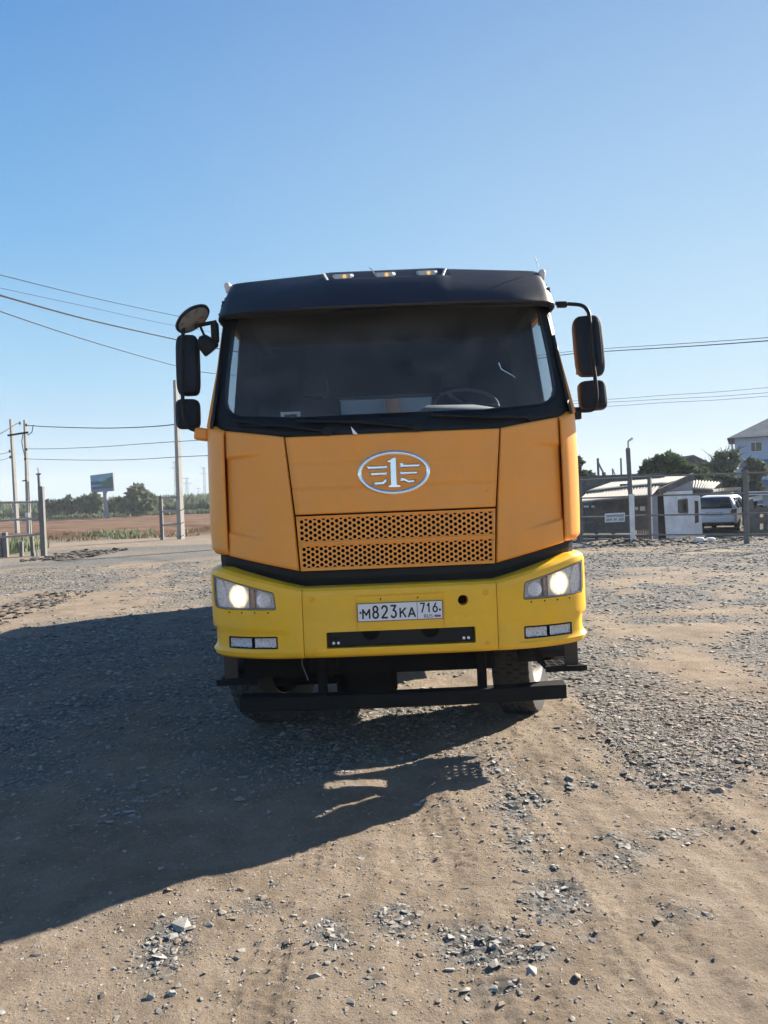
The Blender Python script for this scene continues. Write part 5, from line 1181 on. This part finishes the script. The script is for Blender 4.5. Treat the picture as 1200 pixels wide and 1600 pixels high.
# lamp / camera mast at the fence
Yc = 24.6; e = tag(empty('camera_pole', tuple(at(988,848,Yc).xy)+(0,)), 'grey wooden pole with a small camera on top beside the shed', 'pole'); o = Vector(e.location)
MB().bar(at(989.5,850,Yc)-o-Vector((0,0,.3)), at(981,700,Yc)-o, .13, .12).build('shaft', M['postgrey'], e, bevel=.02)
MB().tube([at(981.5,700,Yc)-o, at(981.5,689,Yc)-o, at(984,688,Yc)-o], .025, 6).build('camera_arm', M['galv'], e)
MB().bar(at(983,688.5,Yc)-o, at(988.5,684.5,Yc)-o, .07, .07).build('camera', M['white'], e, bevel=.01)
MB().hexa([at(985,848,24.42)-o, at(992.6,848,24.42)-o, at(992.6,848,24.5)-o, at(985,848,24.5)-o, at(982.5,772,24.42)-o, at(991,772,24.42)-o, at(991,772,24.5)-o, at(982.5,772,24.5)-o]).build('white_base', M['whitewash'], e)
# ------------------------------------------------------------------ shed
Ys = 27.4
e = tag(empty('shed', tuple(at(1000,845,Ys).xy)+(0,)), 'tumbledown shed with corrugated slate roof and whitewashed end wall', 'shed'); o = Vector(e.location)
def corr(c00, c10, c11, c01, waves, amp, name, parent, mat='slate', th=.012):
    nrm = (c10-c00).cross(c01-c00).normalized(); nu = waves*8+1
    def fn(u, v):
        jig = .02*math.sin(37*math.floor(u*waves/6)+3)
        p = c00.lerp(c10, u).lerp(c01.lerp(c11, u), v); return p + nrm*(amp*math.sin(2*math.pi*u*waves)) + Vector((0,0,jig))
    return MB().grid(fn, nu, 5).build(name, M[mat], parent, solid=th, merge=False, recalc=False)
corr(at(900,785.5,26.6)-o, at(1016,776.5,26.6)-o, at(1033,757,28.6)-o, at(918,769.5,28.6)-o, 24, .032, 'roof_sheet', e)
corr(at(914,769,28.3)-o, at(1032,757,28.3)-o, at(1084,742.5,32.5)-o, at(972,748.5,32.5)-o, 24, .034, 'roof_sheet', e)
# end wall and gable
ew = lambda px, py, t=0: at(px, py, interp(px, [1020,1088], [27.2, 28.0])+t)-o
mb = MB(); poly = [(1041,842),(1086,837),(1082,766),(1036,768.5)]; wv = [ew(*p) for p in poly]; wb = [ew(*p, .18) for p in poly]
WIN = [(1061,800.5),(1074,801),(1073,780),(1060.5,782)]
V = wv + [ew(*p) for p in WIN] + [ew(*p, .17) for p in WIN] + wb
mb.add(V, [(0,1,5,4),(1,2,6,5),(2,3,7,6),(3,0,4,7),(4,5,9,8),(5,6,10,9),(6,7,11,10),(7,4,8,11),(12,13,1,0),(13,14,2,1),(14,15,3,2),(15,12,0,3)])
mb.build('end_wall', M['whitewash'], e, merge=False)
MB().add([ew(*p, .12) for p in WIN], [(0,1,2,3)]).build('window', M['wood'], e)
mb = MB()
for a_, b_ in ((0,1),(1,2),(2,3),(3,0)): mb.bar(ew(*WIN[a_], -.02), ew(*WIN[b_], -.02), .06)
mb.build('window_frame', M['wood'], e)
MB().hexa([ew(1036,767.5,-.03), ew(1082,765,-.03), ew(1082,765,.1), ew(1036,767.5,.1), ew(1036,764,-.03), ew(1080,746,-.03), ew(1080,746,.1), ew(1036,764,.1)]).build('gable', M['greywash'], e)
MB().bar(ew(1030,768.5,-.1), ew(1084,743.5,-.1), .10, .22).build('rake_board', M['darkwood'], e)
# interior dark back, blue side, front boards
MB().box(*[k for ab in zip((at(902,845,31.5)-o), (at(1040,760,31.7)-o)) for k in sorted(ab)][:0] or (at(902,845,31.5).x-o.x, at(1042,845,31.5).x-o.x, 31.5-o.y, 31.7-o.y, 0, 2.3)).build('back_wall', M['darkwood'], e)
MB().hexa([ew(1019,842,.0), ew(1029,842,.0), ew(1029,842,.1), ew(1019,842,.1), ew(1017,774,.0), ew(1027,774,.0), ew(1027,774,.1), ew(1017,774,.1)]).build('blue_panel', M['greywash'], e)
MB().hexa([ew(1029,842,.9), ew(1041,842,.9), ew(1041,842,1.0), ew(1029,842,1.0), ew(1027,768,.9), ew(1037,768,.9), ew(1037,768,1.0), ew(1027,768,1.0)]).build('dark_interior', M['black'], e)  # black slab stands in for the shade inside the opening
fw = lambda px, py, t=0: at(px, py, 27.3+t)-o
for (x0, y0, x1, y1, h) in ((900,801,985,798.5,5.5),(900,808,985,806,6),(900,815.5,985,814,6.5),(925,823.5,984,823,5),(905,830,985,829.5,6.5),(900,838.5,985,838,6),(900,845,985,844.5,5)):
    MB().hexa([fw(x0,y0+h/2), fw(x1,y1+h/2), fw(x1,y1+h/2,.04), fw(x0,y0+h/2,.04), fw(x0,y0-h/2), fw(x1,y1-h/2), fw(x1,y1-h/2,.04), fw(x0,y0-h/2,.04)]).build('board', M['darkwood'], e)
for px in (905, 932, 958): MB().bar(fw(px,846,.06), fw(px,784,.06), .10).build('post', M['darkwood'], e)
MB().bar(fw(900,818,-.1), fw(930,817,-.1), .12, .05).build('loose_plank', M['postgrey'], e)
for k in range(7): MB().bar(fw(996.5+2.6*k,846,-.05), fw(996+2.6*k,804-(k%3),-.05), .045, .03).build('picket', M['wood'], e)
for y_ in (812, 838): MB().bar(fw(994,y_,0), fw(1014,y_,0), .05, .05).build('gate_rail', M['wood'], e)
for (x0,y0,x1,y1) in ((912,793,920,790),(924,793,934,790),(992,797,997,792),(1000,798,1008,791)):
    MB().hexa([fw(x0,y0,2.6), fw(x1,y0,2.6), fw(x1,y0,2.65), fw(x0,y0,2.65), fw(x0,y1,2.6), fw(x1,y1,2.6), fw(x1,y1,2.65), fw(x0,y1,2.65)]).build('gap_board', M['whitewash'], e)
MB().box(at(970,780,29).x-o.x, at(984,780,29).x-o.x, 29-o.y, 29.05-o.y, 1.3, 1.9).build('blue_sheet', M['bill_hill'], e)
# small white outbuilding edge right of the shed with a leaning frame
ob = lambda px, py, t=0: at(px, py, 29.6+t)
e = tag(empty('lean_to', tuple(ob(1088,840).xy)+(0,)), 'small white lean-to with an open window between shed and car', 'shed'); o = Vector(e.location)
mb = MB(); poly = [(1082,838),(1098,838),(1094,775),(1081,772)]; wn = [(1086,818),(1092,816),(1091,783),(1085,782)]
mb.add([ob(*p)-o for p in poly] + [ob(*p)-o for p in wn] + [ob(*p,.15)-o for p in wn], [(0,1,5,4),(1,2,6,5),(2,3,7,6),(3,0,4,7),(4,5,9,8),(5,6,10,9),(6,7,11,10),(7,4,8,11)]); mb.build('wall', M['whitewash'], e, merge=False)
MB().add([ob(*p,.14)-o for p in wn], [(0,1,2,3)]).build('window', M['wood'], e)
# light corrugated roof behind, open frame
rf = lambda px, py, t=0: at(px, py, 41+t)
e = tag(empty('carport', tuple(rf(1110,800).xy)+(0,)), 'open sided carport with pale patched slate roof behind the white car', 'carport'); o = Vector(e.location)
corr(rf(1078,763,-1)-o, rf(1112,766,-1)-o, rf(1126,754,2)-o, rf(1078,749.5,2)-o, 10, .04, 'roof_sheet', e)
corr(rf(1108,770.5,0)-o, rf(1168,767,0)-o, rf(1160,762.5,2.2)-o, rf(1112,765,2.2)-o, 22, .05, 'roof_sheet', e)
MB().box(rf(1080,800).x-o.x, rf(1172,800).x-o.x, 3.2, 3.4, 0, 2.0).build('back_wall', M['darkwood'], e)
for px in (1080, 1113, 1150): MB().bar(rf(px,838)-o-Vector((0,0,.3)), rf(px-1,766)-o, .12).build('post', M['wood'], e)
MB().bar(rf(1098,782)-o, rf(1113,773)-o, .10).build('brace', M['galv'], e)
MB().hexa([rf(1144,800,-.1)-o, rf(1154,800,-.1)-o, rf(1154,800)-o, rf(1144,800)-o, rf(1144,776,-.1)-o, rf(1154,775,-.1)-o, rf(1154,775)-o, rf(1144,776)-o]).build('white_panel', M['whitewash'], e)
# second outbuilding at the right edge
e = tag(empty('outbuilding', tuple(at(1185,835,31).xy)+(0,)), 'outbuilding with white eaves at the right edge behind the fence', 'shed'); o = Vector(e.location); rb_ = lambda px, py, t=0: at(px, py, 31+t)-o
MB().hexa([rb_(1166,774), rb_(1290,772), rb_(1290,772,5), rb_(1166,774,5), rb_(1166,768), rb_(1290,764), rb_(1290,764,5), rb_(1166,768,5)]).build('roof', M['white'], e)
MB().hexa([rb_(1193,842,.1), rb_(1285,842,.1), rb_(1285,842,4), rb_(1193,842,4), rb_(1192,773,.1), rb_(1285,771,.1), rb_(1285,771,4), rb_(1192,773,4)]).build('wall', M['greywash'], e)
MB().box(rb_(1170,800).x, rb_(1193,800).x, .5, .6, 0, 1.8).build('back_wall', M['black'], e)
MB().bar(rb_(1168,781,.2), rb_(1192,777,.2), .1, .2).build('fascia', M['whitewash'], e)
# wooden pallets fence at the right edge
e = tag(empty('board_fence', tuple(at(1185,838,26).xy)+(0,)), 'grey boards of a makeshift fence right of the car', 'fence'); o = Vector(e.location); bf = lambda px, py, t=0: at(px, py, 26+t)-o
for (x0,y0,x1,y1,h) in ((1176,797,1262,795,6),(1178,814,1262,808,10),(1180,833,1262,828,8)):
    MB().hexa([bf(x0,y0+h/2), bf(x1,y1+h/2), bf(x1,y1+h/2,.06), bf(x0,y0+h/2,.06), bf(x0,y0-h/2), bf(x1,y1-h/2), bf(x1,y1-h/2,.06), bf(x0,y0-h/2,.06)]).build('board', M['wood'], e)
for px in (1184, 1196, 1225): MB().bar(bf(px,842,.1), bf(px,790,.1), .10).build('post', M['darkwood'], e)
e = tag(empty('timber_prop', tuple(at(1174,842,25).xy)+(0,)), 'dark leaning timber beside the right fence post', 'timber'); o = Vector(e.location)
MB().bar(at(1180,848,25)-o, at(1170,780,25)-o, .16, .2).build('timber', M['darkwood'], e)
for (x0,y0,x1,y1,lab) in ((1134,849,1150,843,'pale plank lying behind the fence under the car'),(1141,850,1160,844,'second pale plank lying closer to the fence post')):
    p = at(x0,y0,23.6); tag(MB().bar(at(x0,y0,23.6)-p, at(x1,y1,24.6)-p, .14, .06).build('plank', M['wood'], None), lab, 'plank', 'planks lying by the fence').location = p
for px, lab in ((1093,'whitewashed stone lying left by the fence'),(1110,'whitewashed stone lying right, nearer the fence post')):
    p = at(px,847,23.4); st = MB(); st.hexa([Vector((a_*.16,b_*.13,-.1)) for a_,b_ in ((-1,-1),(1,-1),(1,1),(-1,1))]+[Vector((a_*.13,b_*.1,.12)) for a_,b_ in ((-1,-1),(1,-1),(1,1),(-1,1))]); s_ = st.build('painted_stone', M['white'], None, bevel=.06, seg=3); s_.location = (p.x, p.y, p.z+.02); tag(s_, lab, 'stone', 'whitewashed stones')
# ------------------------------------------------------------------ white estate car seen from behind
cp = at(1119,838,34.4); car = tag(empty('parked_car', (cp.x, cp.y+.1, gz(cp.x, 34.5)), R(-35)), 'white people carrier parked rear on behind the pipe fence', 'car')
# side profile sections along y (0 = rear): (y, z bottom, z belt, z roof, half width bottom, belt, roof)
SEC = [(-.02,.42,.98,1.02,.80,.84,.78),(.04,.30,1.02,1.10,.86,.90,.80),(.16,.28,1.04,1.42,.88,.91,.70),(.32,.28,1.04,1.60,.89,.915,.66),(.8,.26,1.03,1.655,.90,.92,.66),(1.8,.25,1.02,1.665,.90,.92,.66),(2.7,.25,1.0,1.60,.90,.92,.64),(3.35,.25,.98,1.10,.90,.91,.74),(4.1,.28,.92,.96,.88,.88,.76),(4.5,.32,.80,.84,.82,.82,.72),(4.62,.40,.62,.66,.74,.74,.66)]
mb = MB(); V = []
for y_, zb, zl, zr, hb, hl_, hr in SEC:
    half = [(hb*.92, zb), (hb, zb+.10), (hl_, lerp(zb,zl,.6)), (hl_*.99, zl), (lerp(hl_,hr,.55), lerp(zl,zr,.55)), (hr, zr-.03*(zr-zl)), (hr*.82, zr), (0, zr+.02)]
    V += [(x, y_, z) for x, z in half] + [(-x, y_, z) for x, z in half[-2::-1]]
k = 15; n = len(SEC)
mb.add(V, [(i*k+j, (i+1)*k+j, (i+1)*k+(j+1)%k, i*k+(j+1)%k) for i in range(n-1) for j in range(k)] + [tuple(range(k)), tuple((n-1)*k+j for j in range(k))[::-1]])
mb.build('body', M['carwhite'], car, sub=1, ang=60)
MB().add([(-.76,-.01,1.05),(.76,-.01,1.05),(.60,.205,1.55),(-.60,.205,1.55)], [(0,1,2,3)]).build('rear_window', M['darkglass'], car, solid=.03, off=0)
for s in (-1, 1):
    for y0, y1, nm in ((.42,1.15,1),(1.22,2.0,2),(2.07,3.0,3)):
        t1 = 1.50 if nm < 3 else 1.42
        MB().add([(s*.905,y0,1.06),(s*.905,y1,1.06),(s*.715,y1-.10*(nm==3)*3,t1),(s*.715,y0+.06,t1)], [(0,1,2,3)]).build('side_window', M['darkglass'], car, solid=.03, off=0)
    MB().hexa([(s*.66,-.045,.78),(s*.90,.02,.78),(s*.90,.24,.80),(s*.66,.1,.78),(s*.70,-.03,1.00),(s*.915,.03,1.02),(s*.915,.22,1.04),(s*.70,.1,1.0)]).build('tail_light', M['taillight'], car, bevel=.02)
    for y_ in (.85, 3.7):
        wh = empty('wheel', (s*.80, y_, .33), 0, car); MB().lathe([(.20,-.10),(.30,-.11),(.33,-.07),(.33,.07),(.30,.11),(.20,.10)], (0,0,0), 'x', 26).build('tyre', M['rubber'], wh)
        MB().lathe([(.20,s*.02),(.205,s*.105),(.06,s*.08),(0,s*.09)], (0,0,0), 'x', 20).build('rim', M['rim'], wh)
MB().box(-.86,.86,-.10,.14,.42,.66).build('bumper', M['carwhite'], car, bevel=.05, seg=3)
MB().box(-.84,.84,-.06,.2,.28,.42).build('lower_bumper', M['black'], car, bevel=.03)
MB().box(-.34,.34,-.055,-.03,.74,.90).build('plate_recess', M['lampback'], car, bevel=.01)
MB().box(-.26,.26,-.068,-.055,.77,.87).build('number_plate', M['plate'], car)
# ------------------------------------------------------------------ houses behind
Yh = 62; hp = at(1160,760,Yh); e = tag(empty('house', (hp.x, Yh, 0), R(-25)), 'large pale house with grey hipped roof at the right edge', 'house'); o = Vector(e.location)
x0 = at(1149,700,Yh).x-o.x; x1 = x0+13; ze = at(1160,684,Yh).z; z1 = at(1160,683,Yh).z
MB().box(x0, x1, 0, 10, 0, ze).build('wall', M['veilwall'], e, bevel=.02)
MB().box(x0-.08, x1+.08, -.10, -.003, at(1170,722,Yh).z-.4, at(1170,722,Yh).z+.15).build('floor_band', M['bandblue'], e)
MB().box(x0-.05, x1+.05, -.06, -.002, 0, at(1170,762,Yh).z+.6).build('plinth', M['bandblue'], e)
r0, r1 = x0-.55, x1+.55; ri = ze+2.9
MB().add([(r0,-.55,ze),(r1,-.55,ze),(r1,10.5,ze),(r0,10.5,ze),(lerp(r0,r1,.40),5,ri),(lerp(r0,r1,.6),5,ri)], [(0,1,5,4),(1,2,5),(2,3,4,5),(3,0,4),(3,2,1,0)]).build('roof', M['roofgrey'], e)
for (xa,ya,xb,yb) in ((1171,691,1188,706),(1206,690,1222,706),(1186,727,1196,745),(1208,727,1224,745)):
    a_, b_ = at(xa,ya,Yh)-o, at(xb,yb,Yh)-o
    wf = MB().box(a_.x, b_.x, -.05, -.003, b_.z, a_.z).build('window', M['white'], e)
    for f0, f1 in ((.06,.40),(.46,.94)): MB().box(lerp(a_.x,b_.x,f0), lerp(a_.x,b_.x,f1), -.06, -.051, b_.z+.06, a_.z-.06).build('pane', M['darkglass'], wf)
Yg = 70; gp_ = at(1075,725,Yg); e = tag(empty('house', (gp_.x, Yg, 0)), 'distant house showing only its dark gable above the round tree', 'house'); o = Vector(e.location)
x0, x1, xm = at(1066,718,Yg).x-o.x, at(1104,722,Yg).x-o.x, at(1081,711,Yg).x-o.x; zt = at(1081,711,Yg).z; zb = at(1102,721,Yg).z
MB().add([(x0,0,0),(x1,0,0),(x1,0,zb-.3),(xm,0,zt-.25),(x0,0,zt-.35)], [(0,1,2,3,4)]).build('wall', M['darkwood'], e, solid=.2, off=1)
MB().add([(xm,-.4,zt),(x1+.5,-.4,zb-.3),(x1+.5,8,zb-.3),(xm,8,zt),(x0,-.4,zt-.2),(x0,8,zt-.2)], [(0,1,2,3),(4,0,3,5)]).build('roof', M['roofgrey'], e, solid=.12)
Yl = 48; lp = at(935,775,Yl); e = tag(empty('low_building', (lp.x, Yl, 0)), 'low dark flat roofed building behind the shed beside the truck', 'building'); o = Vector(e.location)
MB().box(at(840,770,Yl).x-o.x, at(954,770,Yl).x-o.x, 0, 1.5, 0, at(935,765,Yl).z).build('wall', M['darkwood'], e)
MB().box(at(838,770,Yl).x-o.x, at(958,770,Yl).x-o.x, -.3, 1.6, at(935,765,Yl).z, at(935,752,Yl).z).build('roof', M['dusty'], e)
MB().box(at(908,775,Yl).x-o.x, at(915,775,Yl).x-o.x, -.08, -.003, at(910,776,Yl).z-.2, at(910,766,Yl).z).build('window', M['whitewash'], e)
# trees on the right
veg('tree', 'round dense green tree above the slate shed roof', 'tree', 1040, 800, 44, [(1040,737,26,20),(1012,745,18,13),(1068,742,20,18),(1045,724,20,13),(1018,730,12,10),(1085,748,16,16)], 9500, .27, 11, 'leaf', trunk=.2)
veg('tree', 'half bare twiggy tree left of the pale house', 'tree', 1128, 800, 52, [(1130,735,18,26),(1112,742,18,20),(1142,720,12,18),(1120,760,18,14),(1095,745,14,14)], 3600, .24, 12, 'leafgrey', trunk=.17, twigs=110, tw_len=1.1)
veg('bush', 'pale green shrub against the wall of the pale house', 'bush', 1178, 790, 55, [(1180,726,13,9),(1170,738,10,12),(1188,738,8,9),(1176,752,8,10),(1182,764,11,13),(1170,772,9,12)], 2400, .27, 13, 'crop', trunk=.12)
veg('bush', 'dark undergrowth shrub behind the carport', 'bush', 1140, 800, 47, [(1135,758,26,14),(1100,757,18,10)], 3400, .24, 14, 'leafdark', trunk=.1)
veg('tree', 'tree mostly hidden by the truck, twigs beside its corner', 'tree', 885, 790, 46, [(884,735,20,20),(900,728,10,14),(905,745,9,10)], 3200, .24, 15, 'leafdark', trunk=.14)
veg('bush', 'hazy bush above the low dark building', 'bush', 922, 775, 66, [(918,746,12,9),(938,752,10,6)], 2200, .26, 16, 'leafdark', trunk=.1)
# distant poles on the right
def thin_pole(label, x, yb, xt, yt, Y, r, brace=None):
    b, t = at(x, yb, Y), at(xt, yt, Y); e = tag(empty('wooden_pole', (b.x, Y, 0)), label, 'pole', 'distant wooden poles'); o = Vector(e.location)
    MB().tube([Vector((0,0,-.3)), t-o], r, 8).build('shaft', M['postgrey'], e)
    if brace: MB().tube([at(*brace[0], Y)-o, at(*brace[1], Y)-o], r*.8, 6).build('brace', M['postgrey'], e)
    return e
thin_pole('braced distant pole nearest the truck, with a slanted strut', 936, 762, 934, 716, 70, .11, ((934.5,722),(946,745)))
thin_pole('short thick pole just right of the braced pole', 944, 766, 943.5, 738, 62, .16)
thin_pole('small leaning far pole between the braced pole and the camera pole', 959, 760, 957, 732, 95, .09, ((957.5,733),(964,750)))
thin_pole('thin straight far pole just left of the camera pole', 971.5, 762, 970, 716, 80, .10)
# ------------------------------------------------------------------ hidden pole behind the lorry and overhead wires
hpP = at(640, 560, 36); hp_e = tag(empty('utility_pole', (hpP.x, 36, 0)), 'concrete pole hidden behind the truck that carries the overhead wires', 'pole', 'concrete utility poles')
MB().hexa([Vector((i*.17, j*.17, -.3)) for i, j in ((-1,-1),(1,-1),(1,1),(-1,1))] + [Vector((i*.11, j*.11, 8.6)) for i, j in ((-1,-1),(1,-1),(1,1),(-1,1))]).build('shaft', M['concrete'], hp_e, bevel=.015)
def wire(label, pts, r, group='overhead wires'):
    P = [at(*p) for p in pts]; o = P[0]; w_ = MB().tube(catmull([p-o for p in P], 8), r, 5).build('overhead_wire', M['wire'], None); w_.location = o; tag(w_, label, 'wire', group)
top = (620, 560, 36)
wire('highest overhead wire at the left, ending at the round mirror', [(-60,414,15.5),(0,429.5,16),(140,464,20),(278,494,25),(450,528,31),(632,556,36)], .010)
wire('faintest overhead wire, second from the top at the left', [(-60,436,15.5),(0,450,16),(140,480,20),(270,508,25),(450,538,31),(634,562,36)], .006)
wire('thickest overhead cable at the left, twisted pair', [(-60,443,15.5),(0,461.5,16),(140,500,20),(272,530,25),(330,543,27),(470,562,31),(636,574,36)], .022)
wire('lowest of the upper left wires, passing behind the tall mirror', [(-60,463,15.5),(0,486.5,16),(140,533,20),(272,571,25),(330,583,27),(470,594,31),(638,590,36)], .013)
wire('upper thin wire right of the truck near the mirror', [(644,578,36),(760,566,31),(880,550.5,27),(940,545,25),(1080,536,21),(1200,527.5,18),(1260,523,17)], .008)
wire('thicker wire just below it right of the truck', [(646,582,36),(760,572,31),(880,554.5,27),(940,549.5,25),(1080,541,21),(1200,532.5,18),(1260,528,17)], .013)
for i, (a_, b_, c_, d_) in enumerate(((624,618.5,611.5,605.5),(628.5,624.5,618.5,613.5),(635,630,624,619))):
    wire(['top','middle','lowest'][i] + ' of three faint parallel wires above the pale house', [(640,a_+10,60),(800,a_+6,58),(948,a_,55),(1040,b_-1,54),(1120,c_+1,53),(1200,d_,52),(1270,d_-5,51)], .014, 'three faint wires on the right')
wire('top wire from the twin poles to the tall concrete pole', [(40,664.5,52.7),(80,667,51),(160,669,48),(230,667,44),(276,663,41.2)], .030, 'wires of the left line')
wire('middle wire from the twin poles to the tall concrete pole', [(41,701.5,52.7),(90,701,50),(160,698,47),(230,693,43),(276,690,41.2),(345,686,37)], .018, 'wires of the left line')
wire('lowest wire from the twin poles to the tall concrete pole', [(40,717,52.7),(100,718.5,50),(170,719,47),(230,717,43),(277,714,41.2),(345,711,37)], .018, 'wires of the left line')
wire('wire leaving the twin poles towards the left edge, upper', [(31,661,52.7),(24,663,51),(12,671,47),(-25,692,40)], .026, 'wires leaving the left edge')
wire('wire leaving the twin poles towards the left edge, middle', [(15,705,52.7),(6,708.5,49),(-25,713,42)], .02, 'wires leaving the left edge')
wire('wire leaving the twin poles towards the left edge, lower', [(16,714,52.7),(6,718,49),(-25,723,42)], .016, 'wires leaving the left edge')

# ------------------------------------------------------------------ thin dry-season haze: one closed box of even air
hz = MB().box(-1450, 1450, -1450, 1450, -1.6, 62).build('haze', M['haze'], None); hz['kind'] = 'stuff'; hz['label'] = 'thin pale haze over the far fields'
